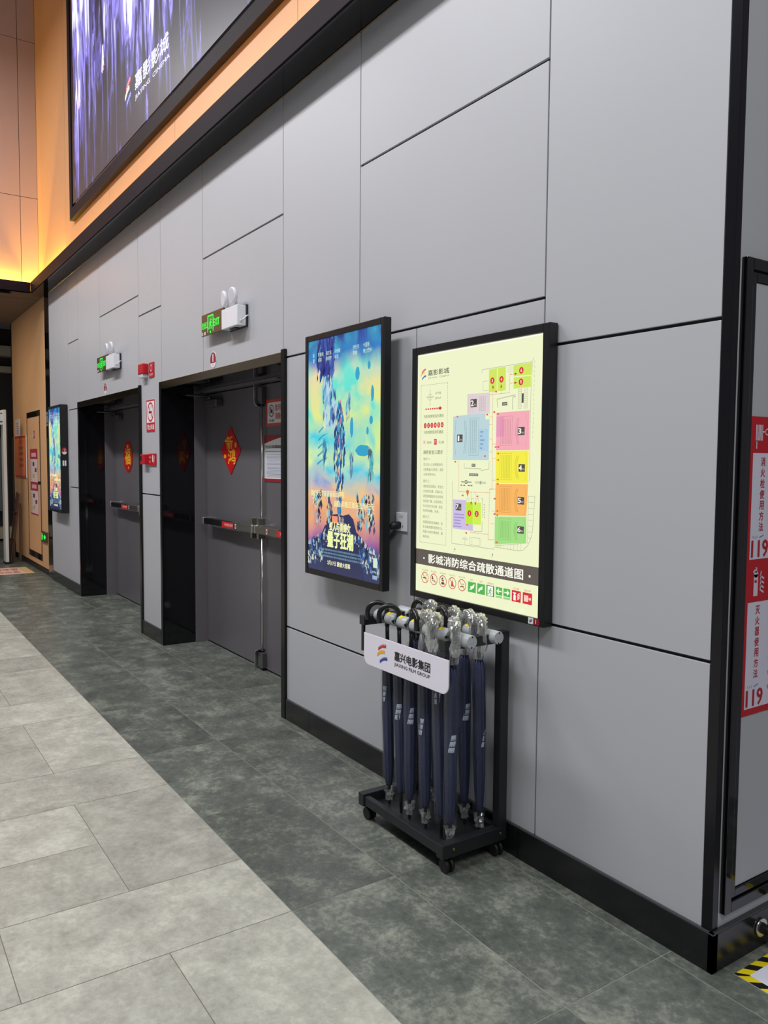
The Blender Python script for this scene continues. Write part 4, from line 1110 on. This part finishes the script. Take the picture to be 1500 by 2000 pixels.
g.rect(0, 0, W_, H_, (186, 6, 24), 0)
for (v0, v1, s) in ((.345, .472+.313, '消火栓使用方法'), (.022, .342, '灭火器使用方法')):
    v0, v1 = ((.471, .785) if s[0] == '消' else (.020, .342))
    g.rect(.013, v0, W_-.013, v1, (214, 212, 228), 1)
    g.text(s, .066, v1-.012, .026, (176, 22, 40), 2, w=.85, bold=.022, vert=True)
    g.text('119', .022, v0+.006, .050, (176, 14, 30), 2, w=.085, bold=.035)
    for k in range(3): g.line((.03+k*.008, v0+.062), (.026+k*.012, v0+.070), .0015, (80, 90, 120), 2)
    g.line((.06, v0+.064), (.082, v0+.070), .003, (90, 110, 150), 2)
    for k in range(6): g.text('使用方法说明', .13, v1-.05-k*.045, .014, (60, 60, 70), 2)
# hose-reel and extinguisher pictograms
g.rect(.024, .822, .060, .868, (214, 206, 220), 1)
for k in range(5): g.line((.029+k*.0065, .822), (.029+k*.0065, .868), .0018, (186, 6, 24), 2)
g.rect(.028, .798, .032, .820, (214, 206, 220), 1); g.rect(.060, .846, .074, .850, (214, 206, 220), 1); g.ring(.082, .848, .010, .003, (214, 206, 220), 1)
g.rect(.040, .360, .062, .425, (214, 206, 220), 1); g.ell(.051, .425, .011, .010, (214, 206, 220), 1); g.rect(.047, .43, .055, .446, (214, 206, 220), 1); g.line((.036, .432), (.050, .442), .005, (214, 206, 220), 1)
g.rect(.044, .400, .056, .408, (186, 6, 24), 2)
for k in range(4): g.line((.074, .378+k*.014), (.094, .368+k*.014), .005, (214, 206, 220), 1); g.line((.074, .378+k*.014), (.078, .392+k*.014), .004, (214, 206, 220), 1)
g.build('print', 'print', t)
t = thing('door_stop', 'steel disc door stop with black rubber on the baseboard round the corner', 'door stop', (-1.327, .235, .065))
bm = new_bm(); tube(bm, [(0, 0, 0), (.006, 0, 0)], .028, 28); obj('rose', bm, 'steel_light', t)
bm = new_bm(); tube(bm, [(.006, 0, 0), (.03, 0, 0), (.05, .004, -.004), (.06, .006, -.006)], [.017, .013, .014, .010], 16); obj('bumper', bm, 'rubber', t)
bm = new_bm(); tube(bm, [(.060, .006, -.006), (.085, .012, -.010)], [.007, .007], 12); obj('pin', bm, 'steel_light', t)

def hazard(g, x0, y0, x1, y1, wd, inner):
    Yc, K = (228, 206, 20), (24, 24, 24)
    g.rect(x0, y0, x1, y1, K, 0); g.rect(x0+wd, y0+wd, x1-wd, y1-wd, inner, 2)
    s = wd*1.15
    n = int((x1-x0)/s)
    for i in range(0, n-1, 2):
        a = x0+i*s+s*.3
        for yy in (y0, y1-wd): g.poly([(a, yy), (a+s, yy), (min(x1, a+s+wd*.8), yy+wd), (min(x1, a+wd*.8), yy+wd)], Yc, 1)
    n = int((y1-y0)/s)
    for i in range(0, n-1, 2):
        a = y0+i*s+s*.3
        for xx in (x0, x1-wd): g.poly([(xx, a), (xx+wd, min(y1, a+wd*.8)), (xx+wd, min(y1, a+s+wd*.8)), (xx, a+s)], Yc, 1)
t = thing('floor_sign', 'white floor sign with yellow and black striped border past the wall corner', 'floor sign', (-.9, .3, .0003))
bm = new_bm(); wbox(t, bm, -1.293, -.60, .046, .56, .0003, .0012); obj('sheet', bm, 'white_plastic', t)
g = Gfx((0, 0, .0014), X_, Y_, Z_, .0002); hazard(g, -1.293, .046, -.60, .56, .030, (222, 222, 236)); g.build('print', 'print', t)
t = thing('floor_sign', 'pink floor sign with red lettering and striped border at the far corridor mouth', 'floor sign', (-11.6, -.5, .0003))
bm = new_bm(); wbox(t, bm, -11.97, -11.27, -1.2, -.085, .0003, .0012); obj('sheet', bm, 'white_plastic', t)
g = Gfx((0, 0, .0014), X_, Y_, Z_, .0003); g.rect(-11.97, -1.2, -11.27, -.085, (236, 196, 180), 0)
for i in range(7): g.poly([(-11.97+i*.1, -.19), (-11.92+i*.1, -.19), (-11.88+i*.1, -.085), (-11.93+i*.1, -.085)], (214, 190, 30), 1)
gg = Gfx((0, 0, .0014), Y_, -X_, Z_, .0003)
gg.text('请勿停留', -.62, 11.66, .20, (176, 40, 44), 2, w=.40); gg.text('保持距离', -.62, 11.38, .16, (176, 40, 44), 2, w=.38)
g.vs += gg.vs; base = len(g.vs)-len(gg.vs)
g.fs += [tuple(base+i for i in f_) for f_ in gg.fs]; g.cs += gg.cs
g.build('print', 'print', t)

# ------------------------------------------------------------------ orange wall fittings
door3 = bpy.data.objects.new('door_3', None); COL.objects.link(door3); door3['kind'] = 'structure'; door3.location = (-11.65, 0, .16)
bm = new_bm(); x0, x1, z0, z1 = -12.11, -11.20, .160, 2.148
wbox(door3, bm, x0, x0+.030, -.006, 0, z0, z1); wbox(door3, bm, x1-.030, x1, -.006, 0, z0, z1); wbox(door3, bm, x0, x1, -.006, 0, z0, z0+.08); wbox(door3, bm, x0, x1, -.006, 0, z1-.075, z1)
obj('frame', bm, 'black_gloss', door3)
bm = new_bm(); wbox(door3, bm, x0+.055, x1-.035, -.008, 0, z0+.085, z1-.08); obj('leaf', bm, 'orange_wood', door3)
bm = new_bm(); wbox(door3, bm, x1-.16, x1-.035, -.012, -.004, 1.17, 1.21); obj('lock', bm, 'rubber', door3)
def d_red(g, W, H): g.rect(W*.5, 0, W, H, (176, 30, 44), 1); g.rect(W*.62, H*.2, W*.8, H*.85, (230, 200, 200), 2)
sheet('door_sticker', 'small red and white sticker high on the orange service door', 'sticker', -11.72, -11.515, 1.785, 1.885, -.0082, (222, 180, 150), d_red, th=.001)
def d_fire(g, W, H):
    g.rect(0, 0, W, H, (178, 36, 56), 0)
    for v0 in (.02, .50):
        g.rect(.02, H*v0, W-.02, H*(v0+.345), (226, 206, 206), 1)
        for i in range(3):
            g.rect(.18+(i % 2)*.15, H*(v0+.06+i*.09), .30+(i % 2)*.15, H*(v0+.12+i*.09), ((206, 186, 60), (120, 50, 50), (60, 54, 60))[i], 2)
        g.text('消火栓使用方法' if v0 > .3 else '灭火器使用方法', .10, H*(v0+.30), .022, (178, 36, 56), 2, w=.035, vert=False)
        for i in range(8): g.rect(.045, H*(v0+.03+i*.036), .12, H*(v0+.04+i*.036), (170, 120, 124), 2)
        g.rect(.10, H*(v0+.38), W-.12, H*(v0+.44), (226, 180, 186), 1)
sheet('fire_poster', 'tall red and white fire instruction poster on the orange service door', 'poster', -11.885, -11.345, .750, 1.643, -.0082, None, d_fire, th=.002)
def d_orange(g, W, H):
    g.rect(0, 0, W, H, (188, 62, 40), 0); g.rect(.03, .03, W-.03, H-.03, (232, 120, 64), 1)
    for i in range(4): g.text('欢迎光临影城', W*.35, H*(.68-i*.14), .045, (110, 56, 30), 2, w=W*.42)
    for i in range(3): g.rect(W*.4, H*(.88-i*.03), W*.8, H*(.89-i*.03), (180, 90, 50), 2)
sheet('orange_poster', 'orange notice in a red frame on the wood wall left of the service door', 'notice', -13.08, -12.18, 1.235, 1.838, -.0005, None, d_orange, th=.012)
def d_wt(g, W, H):
    for i in range(5): g.rect(W*.35, H*(.15+i*.14), W*.75, H*(.21+i*.14), (150, 120, 130), 1)
sheet('small_notice', 'small white notice above the orange notice on the wood wall', 'notice', -13.05, -12.72, 1.842, 2.09, -.0005, (222, 206, 196), d_wt, th=.006)
t = thing('floor_exit_sign', 'small green lit direction sign low on the orange wood wall', 'exit sign', (-10.95, -.012, .43))
bm = new_bm(); wbox(t, bm, -11.17, -10.83, -.020, 0, .430, .565); obj('plate', bm, 'bronze', t, .002)
g = on_wall(-11.17, .430, -.0205); G = (26, 246, 62)
running_man(g, .10, .02, .10, G, 1); g.poly([(.18, .05), (.24, .05), (.24, .03), (.30, .068), (.24, .105), (.24, .085), (.18, .085)], G, 1)
g.rect(.04, .02, .055, .115, G, 1)
g.build('lettering', 'print_exit', t)

# easel leaning on the wood wall, security gate in the corridor
t = thing('wooden_easel', 'folded dark wooden easel leaning by the far end of the wood wall', 'easel', (-12.75, -.15, 0))
def bar(bm, a, b, w_, d_):
    a = Vector(a); b = Vector(b); u, v = frame_of(b-a)
    q = [(u*sx*w_+v*sy*d_) for sx, sy in ((-1, -1), (1, -1), (1, 1), (-1, 1))]
    A = [bm.verts.new(a+k) for k in q]; B = [bm.verts.new(b+k) for k in q]
    bm.faces.new(A[::-1]); bm.faces.new(B)
    for i in range(4): bm.faces.new((A[i], A[(i+1) % 4], B[(i+1) % 4], B[i]))
for a, b in (((-12.72, -.175, .0), (-12.70, -.055, 1.02)), ((-12.62, -.150, .0), (-12.64, -.040, 1.00)), ((-12.60, -.045, .0), (-12.63, -.030, .86))):
    bm = new_bm(); p0 = parent_loc(t); bar(bm, Vector(a)-p0, Vector(b)-p0, .014, .012); obj('leg', bm, 'wood_dark', t, .002)
bm = new_bm(); p0 = parent_loc(t); bar(bm, Vector((-12.75, -.10, .72))-p0, Vector((-12.58, -.09, .74))-p0, .014, .014); obj('crossbar', bm, 'wood_dark', t, .002)
t = thing('security_gate', 'white walk-through security gate post with a blue striped header in the corridor', 'gate', (-12.55, -.7, 0))
for y in (-.255, -1.20):
    bm = new_bm(); wbox(t, bm, -12.60, -12.40, y-.012, y+.030, .02, 2.20, 0); p_ = obj('post', bm, 'gate_white', t, .004)
    bm = new_bm(); wbox(t, bm, -12.585, -12.415, y+.030, y+.046, .02, 2.19); obj('edge_strip', bm, 'rubber', p_)
    bm = new_bm(); wbox(t, bm, -12.61, -12.39, y-.02, y+.05, 0, .03); obj('foot', bm, 'rubber', p_)
bm = new_bm(); wbox(t, bm, -12.58, -12.42, -1.19, -.267, 1.99, 2.19); obj('header', bm, 'gate_white', t, .003)
g = on_right(-1.19, 1.99, -12.4195); g.rect(0, .03, .92, .05, (40, 80, 170), 1); g.rect(0, .15, .92, .165, (60, 70, 140), 1); g.text('安检门', .35, .07, .06, (90, 90, 110), 1)
g.build('print', 'print', t)

# ------------------------------------------------------------------ umbrella rack
RX0, RX1, RY0, RY1 = -2.770, -2.195, -.338, -.030
t = thing('umbrella_rack', 'black steel umbrella rack on castors under the evacuation light box', 'rack', ((RX0+RX1)/2, (RY0+RY1)/2, 0))
for xa, xb, nm in ((RX0, RX0+.038, 'l'), (RX1-.038, RX1, 'r')):
    bm = new_bm(); wbox(t, bm, xa, xb, RY0, RY1, .062, .114); fr = obj('foot_beam', bm, 'rack_black', t, .002)
    bm = new_bm(); wbox(t, bm, xa, xb, RY1-.038, RY1, .114, .868); obj('post', bm, 'rack_black', t, .002)
    bm = new_bm(); wbox(t, bm, xa, xb, RY0, RY1-.038, .828, .866); obj('top_arm', bm, 'rack_black', t, .002)
bm = new_bm(); wbox(t, bm, RX1-.034, RX1-.002, RY0+.002, RY0+.022, .70, .828); obj('sign_bracket', bm, 'rack_black', t, .001)
bm = new_bm(); wbox(t, bm, RX0+.012, RX0+.026, RY0+.002, RY0+.014, .72, .828); obj('sign_bracket', bm, 'rack_black', t, .001)
bm = new_bm(); wbox(t, bm, RX0+.038, RX1-.038, RY0+.006, RY0+.030, .068, .106); obj('long_rail', bm, 'rack_black', t, .002)
bm = new_bm(); wbox(t, bm, RX0+.038, RX1-.038, RY1-.030, RY1-.004, .068, .106); obj('long_rail', bm, 'rack_black', t, .002)
bm = new_bm(); wbox(t, bm, RX0+.038, RX1-.038, RY0+.030, RY1-.030, .066, .074); obj('drip_tray', bm, 'rack_black', t)
for y in (RY0+.050, RY1-.03):
    bm = new_bm(); tube(bm, wpts(t, [(RX1, y, .092), (RX1+.003, y, .092)]), .005, 12); obj('bolt', bm, 'brass', t)
for cx, cy in ((-2.745, -.300), (-2.745, -.062), (-2.222, -.300), (-2.222, -.062)):
    bm = new_bm(); tube(bm, wpts(t, [(cx, cy, .062), (cx, cy, .045)]), .010, 12)
    for s in (-.011, .011):
        wbox(t, bm, cx-.014, cx+.014, cy+s-.002, cy+s+.002, .022, .052)
    c_ = obj('castor', bm, 'rubber', t, .001)
    bm = new_bm()
    for s in (-.018, .004): tube(bm, wpts(t, [(cx+.004, cy+s, .026), (cx+.004, cy+s+.014, .026)]), [.026, .026], 28)
    obj('wheel', bm, 'rubber', c_, .003)
# slotted holder tubes
PITCH = .0853
slots_f = [-2.665+i*PITCH for i in range(6)]
slots_b = [-2.705+i*PITCH for i in range(6)]
for ty, zc, xe0, xe1, slots in ((-.270, .866, -2.735, -2.133, slots_f), (-.110, .856, -2.800, -2.170, slots_b)):
    bm = new_bm(); r = .0245
    edges = [xe0]+[s for s in slots]+[xe1]
    for i in range(len(edges)-1):
        a_ = edges[i]+(.0105 if i > 0 else 0); b_ = edges[i+1]-(.0105 if i < len(edges)-2 else 0)
        tube(bm, wpts(t, [(a_, ty, zc), (a_+.004, ty, zc), (b_-.004, ty, zc), (b_, ty, zc)]), [r-.003, r, r, r-.003], 32)
    tb = obj('holder_tube', bm, 'tube_grey', t)
    bm = new_bm(); tube(bm, wpts(t, [(xe0+.02, ty, zc), (xe1-.02, ty, zc)]), .013, 16); obj('core', bm, 'rubber', tb)
    bm = new_bm(); tube(bm, wpts(t, [(xe1, ty, zc), (xe1+.004, ty, zc)]), [r, r-.002], 32); tube(bm, wpts(t, [(xe1+.004, ty, zc), (xe1+.0045, ty, zc)]), [.008, .007], 20)
    obj('end_cap', bm, 'tube_grey', tb)
    bm = new_bm()
    bm.free()
    for s_ in (-.019, .019):
        bm = new_bm(); tube(bm, wpts(t, [(xe1+.002, ty+s_*.1, zc+s_), (xe1+.0055, ty+s_*.1, zc+s_)]), .0032, 10); obj('cap_screw', bm, 'rubber', tb)
    for s_ in slots:
        u0 = s_+.030
        bm = new_bm()
        for k in range(5):
            pass
        n = 6; ang0, ang1 = math.radians(42), math.radians(100)
        va = []; vb = []
        p0 = parent_loc(t)
        for k in range(n+1):
            a_ = ang0+(ang1-ang0)*k/n
            y = ty-math.cos(a_)*(r+.0012); z = zc+math.sin(a_)*(r+.0012)
            wdt = .025*(1-.60*abs(k/n-.75)*1.2)
            va.append(bm.verts.new(Vector((u0-wdt/2, y, z))-p0)); vb.append(bm.verts.new(Vector((u0+wdt/2, y, z))-p0))
        for k in range(n): bm.faces.new((va[k], va[k+1], vb[k+1], vb[k]))
        o_ = obj('lock_tag', bm, 'yellow', tb); md = o_.modifiers.new('s', 'SOLIDIFY'); md.thickness = .001
        bm = new_bm()
        for dx in (-.004, .004):
            wbox(t, bm, u0+dx-.003, u0+dx+.003, ty-.003, ty+.003, zc+r-.001, zc+r+.0016)
        obj('key_slot', bm, 'rubber', tb)
    for i, s_ in enumerate(slots):
        bm = new_bm(); p0 = parent_loc(t)
        prism(bm, [Vector((s_-.010, ty-.032, zc+.002))-p0, Vector((s_-.010, ty-.020, zc-.012))-p0, Vector((s_-.010, ty-.020, zc+.006))-p0], (.006, 0, 0)); obj('clip', bm, 'rubber', tb)

# hanging sign on the rack
t = thing('rack_sign', 'white name board with rounded lower corners hung on the front of the umbrella rack', 'sign', (-2.42, RY0-.004, .68))
sx0, sx1, sz0, sz1 = -2.722, -2.166, .676, .803
def rounded(x0, x1, z0, z1, r):
    pts = [(x0, z1)]
    for i in range(9):
        a = PI+PI/2*i/8; pts.append((x0+r+r*math.cos(a), z0+r+r*math.sin(a)))
    for i in range(9):
        a = 1.5*PI+PI/2*i/8; pts.append((x1-r+r*math.cos(a), z0+r+r*math.sin(a)))
    pts.append((x1, z1)); return pts
bm = new_bm(); p0 = parent_loc(t)
prism(bm, [Vector((x, RY0-.0075, z))-p0 for x, z in rounded(sx0, sx1, sz0, sz1, .036)], (0, .005, 0))
M['sign_white'] = pr('sign_white', (232, 228, 240), .35, vary=.01)
obj('board', bm, 'sign_white', t, .0006)
g = on_wall(sx0, sz0, RY0-.0080)
for k, (u0, v0, u1, c) in enumerate(((.108, .083, .163, (196, 34, 44)), (.100, .058, .155, (238, 176, 40)), (.120, .034, .172, (26, 58, 160)))):
    n = 8; lo = []; hi = []
    for i in range(n+1):
        tt = i/n; uu = u0+(u1-u0)*tt; vv = v0-.010+.020*tt+.006*math.sin(PI*tt)
        lo.append((uu, vv)); hi.append((uu, vv+.013))
    g.poly(lo+hi[::-1], c, 1)
    if k != 1:
        for i in range(1, 9):
            tt = i/9; g.rect(u0+(u1-u0)*tt-.0012, v0-.010+.020*tt+.006*math.sin(PI*tt)+.0085, u0+(u1-u0)*tt+.0012, v0-.010+.020*tt+.006*math.sin(PI*tt)+.011, (232, 228, 240), 2)
g.build('logo', 'print', t)
g = on_wall(sx0, sz0, RY0-.0080)
g.text('嘉兴电影集团', .222, .058, .036, (14, 12, 18), 1, w=.228, bold=.022)
g.text('JIAXING FILM GROUP', .222, .033, .017, (22, 20, 26), 1, w=.228, bold=.004)
g.build('lettering', 'print', t)

# ------------------------------------------------------------------ umbrellas
def make_umbrella(idx, x, y, zc, dirv, bag, label, twist, logo_ang, logo_z, lean=(0, 0), group='navy crook-handled umbrellas in the rack'):
    u = thing('umbrella', label, 'umbrella', (x, y, .076), group)
    d = Vector((dirv[0], dirv[1], 0)).normalized()
    L = Vector((lean[0], lean[1], 0))
    def ax(z):  # axis point in local space (leans a little from the holder down to the tray)
        k = max(0.0, (zc-z)/(zc-.076)); return Vector((0, 0, z-.076))+L*k
    zt = zc+.022; r = .040
    # shaft
    bm = new_bm(); tube(bm, [ax(.72), ax(zc-.01)], .0082, 14); obj('shaft', bm, 'handle_black', u)
    # crook handle
    pts = [ax(zc-.035), ax(zc)]
    for i in range(15):
        a = PI*i/14
        pts.append(Vector((0, 0, zt-.076))+d*(r-r*math.cos(a))+Vector((0, 0, r*math.sin(a))))
    pts.append(Vector((0, 0, zt-.076-.030))+d*(2*r-.001))
    bm = new_bm(); rr = [.0100]*2+[.0105]*15+[.0108]
    tube(bm, pts, rr, 18)
    h = obj('handle', bm, 'handle_black', u, .0015)
    # canopy: folded cloth with slightly spiralling pleats
    zs = [.752, .742, .72, .69, .62, .54, .46, .38, .30, .24, .20, .172, .160]
    rs = [.0110, .0165, .0205, .0222, .0232, .0232, .0228, .0220, .0206, .0188, .0165, .0135, .0100]
    bm = new_bm(); n = 48
    rnd = random.Random(idx*11+3); ph = rnd.random()*6
    def fn(i, a):
        z = zs[i]
        q = a*8+twist*(zs[0]-z)*9+ph
        return 1+.20*(abs(math.sin(q/2))-.5)+.05*math.sin(3*a+z*22+ph)
    tube(bm, [ax(z) for z in zs], rs, n, fn=fn)
    c = obj('canopy', bm, 'navy', u)
    # rib tips poking out at the top of the cloth
    bm = new_bm()
    for k in range(8):
        a = 2*PI*k/8+ph; e = Vector((math.cos(a), math.sin(a), 0))
        tube(bm, [ax(.742)+e*.013, ax(.765)+e*.017], [.003, .0015], 6)
    obj('rib_tips', bm, 'navy', u)
    # strap
    bm = new_bm(); tube(bm, [ax(.30), ax(.30-.012)], [.0192, .0190], 32, caps=False); obj('strap', bm, 'navy', u)
    # ferrule
    bm = new_bm(); tube(bm, [ax(.172), ax(.15), ax(.085), ax(.078)], [.0075, .0070, .0062, .0045], 14); obj('ferrule', bm, 'handle_black', u)
    # printed film-strip mark on the cloth
    vs = []; fs = []; cs = []
    def patch(a0, a1, z0, z1, col, off):
        b = len(vs); m = 4
        for i in range(m+1):
            a = a0+(a1-a0)*i/m
            for z in (z0, z1):
                # radius of the cloth at this height
                rad = .021
                for j in range(len(zs)-1):
                    if zs[j] >= z >= zs[j+1]:
                        kk = (zs[j]-z)/(zs[j]-zs[j+1]); rad = rs[j]+(rs[j+1]-rs[j])*kk
                sh = (z-logo_z)*9.0
                vs.append(tuple(ax(z)+Vector((math.cos(a+sh), math.sin(a+sh), 0))*(rad*1.085+off)))
        for i in range(m):
            fs.append((b+2*i, b+2*i+1, b+2*i+3, b+2*i+2)); cs.append(lin(col))
    for k in range(3):
        patch(logo_ang, logo_ang+.95-k*.05, logo_z+k*.023, logo_z+.019+k*.023, (186, 196, 214), 0)
        for j in range(3): patch(logo_ang+.15+j*.26, logo_ang+.23+j*.26, logo_z+k*.023+.002, logo_z+.006+k*.023, (30, 36, 60), .0004)
    me = bpy.data.meshes.new('film_mark'); me.from_pydata(vs, [], fs)
    at = me.color_attributes.new('Col', 'FLOAT_COLOR', 'CORNER'); buf = []
    for f_, c_ in zip(fs, cs): buf += list(c_+(1.0,))*len(f_)
    at.data.foreach_set('color', buf); me.materials.append(M['print']); o = bpy.data.objects.new('film_mark', me); COL.objects.link(o); o.parent = c
    # clear sleeve around the cloth
    bm = new_bm(); zz = [.735, .70, .60, .50, .40, .30, .20, .14, .115+rnd.random()*.02]
    def fn2(i, a): return 1+.06*math.sin(2*a+i*1.7+ph)+.03*math.sin(5*a+i*2.3)
    tube(bm, [ax(z) for z in zz], [.0265, .0285, .0292, .0290, .0285, .0278, .0265, .0240, .0160], 28, caps=False, fn=fn2)
    obj('plastic_sleeve', bm, 'clear', u)
    # gathered, glinting hem of the sleeve at the tip
    rn = random.Random(idx*5+2)
    bm = new_bm(); hz = [.150, .138, .126, .114, .102]; hr = [.0215, .017, .019, .013, .016]
    tabh = [[.6+.7*rn.random() for _ in range(14)] for _ in hz]
    tube(bm, [ax(z) for z in hz], hr, 14, caps=False, fn=lambda i, a: tabh[i][int(round(a/(2*PI)*14)) % 14])
    for f_ in bm.faces: f_.smooth = False
    if idx % 3 == 1: bm.free()
    else: obj('sleeve_hem', bm, 'crumpled', u)
    if bag:
        # crumpled clear bag over the handle
        bp_ = [ax(zc-.10), ax(zc-.075), ax(zc-.05), ax(zc-.02)]+pts[2:17]+[pts[-1], pts[-1]-Vector((0, 0, .02))-d*.003, pts[-1]-Vector((0, 0, .045))-d*.006]
        rb = [.019, .022, .020, .017]+[.016+.004*math.sin(PI*q/14) for q in range(15)]+[.017, .020, .016]
        rn = random.Random(idx*7+1); nn = 18
        tab = [[.78+.50*rn.random() for _ in range(nn)] for _ in bp_]
        bm = new_bm(); tube(bm, bp_, rb, nn, caps=False, fn=lambda i, a: tab[i][int(round(a/(2*PI)*nn)) % nn])
        for f_ in bm.faces: f_.smooth = (rn.random() < .35)
        obj('handle_bag', bm, 'crumpled', u)
    return u

side = ['first', 'second', 'third', 'fourth', 'fifth', 'sixth']
Fd = [(-.50, -.87), (-.50, -.87), (.93, -.37), (.93, -.37), (.60, -.80), (.85, -.53)]
Fb = [0, 0, 0, 1, 1, 1]
Bd = [(.99, .10), (.98, -.12), (.97, -.22), (.95, -.30), (.96, -.25), (.85, -.53)]
Bb = [0, 1, 0, 1, 1, 1]
look = {0: 'bare handle', 1: 'bagged handle'}
ends = ['far left end', 'second from left', 'third from left', 'third from right', 'second from right', 'near right end']
for i in range(6):
    make_umbrella(i, slots_f[i], -.270, .866, Fd[i], Fb[i], 'navy umbrella with %s, %s of the front row' % (look[Fb[i]], ends[i]), .5, -2.2+(i % 3)*.5, (.52, .47, .475, .455, .60, .44)[i], lean=(.012*math.sin(i*2.1), .012+.006*math.cos(i*1.7)))
for i in range(6):
    make_umbrella(10+i, slots_b[i], -.110, .856, Bd[i], Bb[i], 'navy umbrella with %s, %s of the wall-side row' % (look[Bb[i]], ends[i]), .5, -1.6+(i % 3)*.6, (.60, .5, .56, .52, .50, .42)[i], lean=(.010*math.cos(i*1.3), .008))
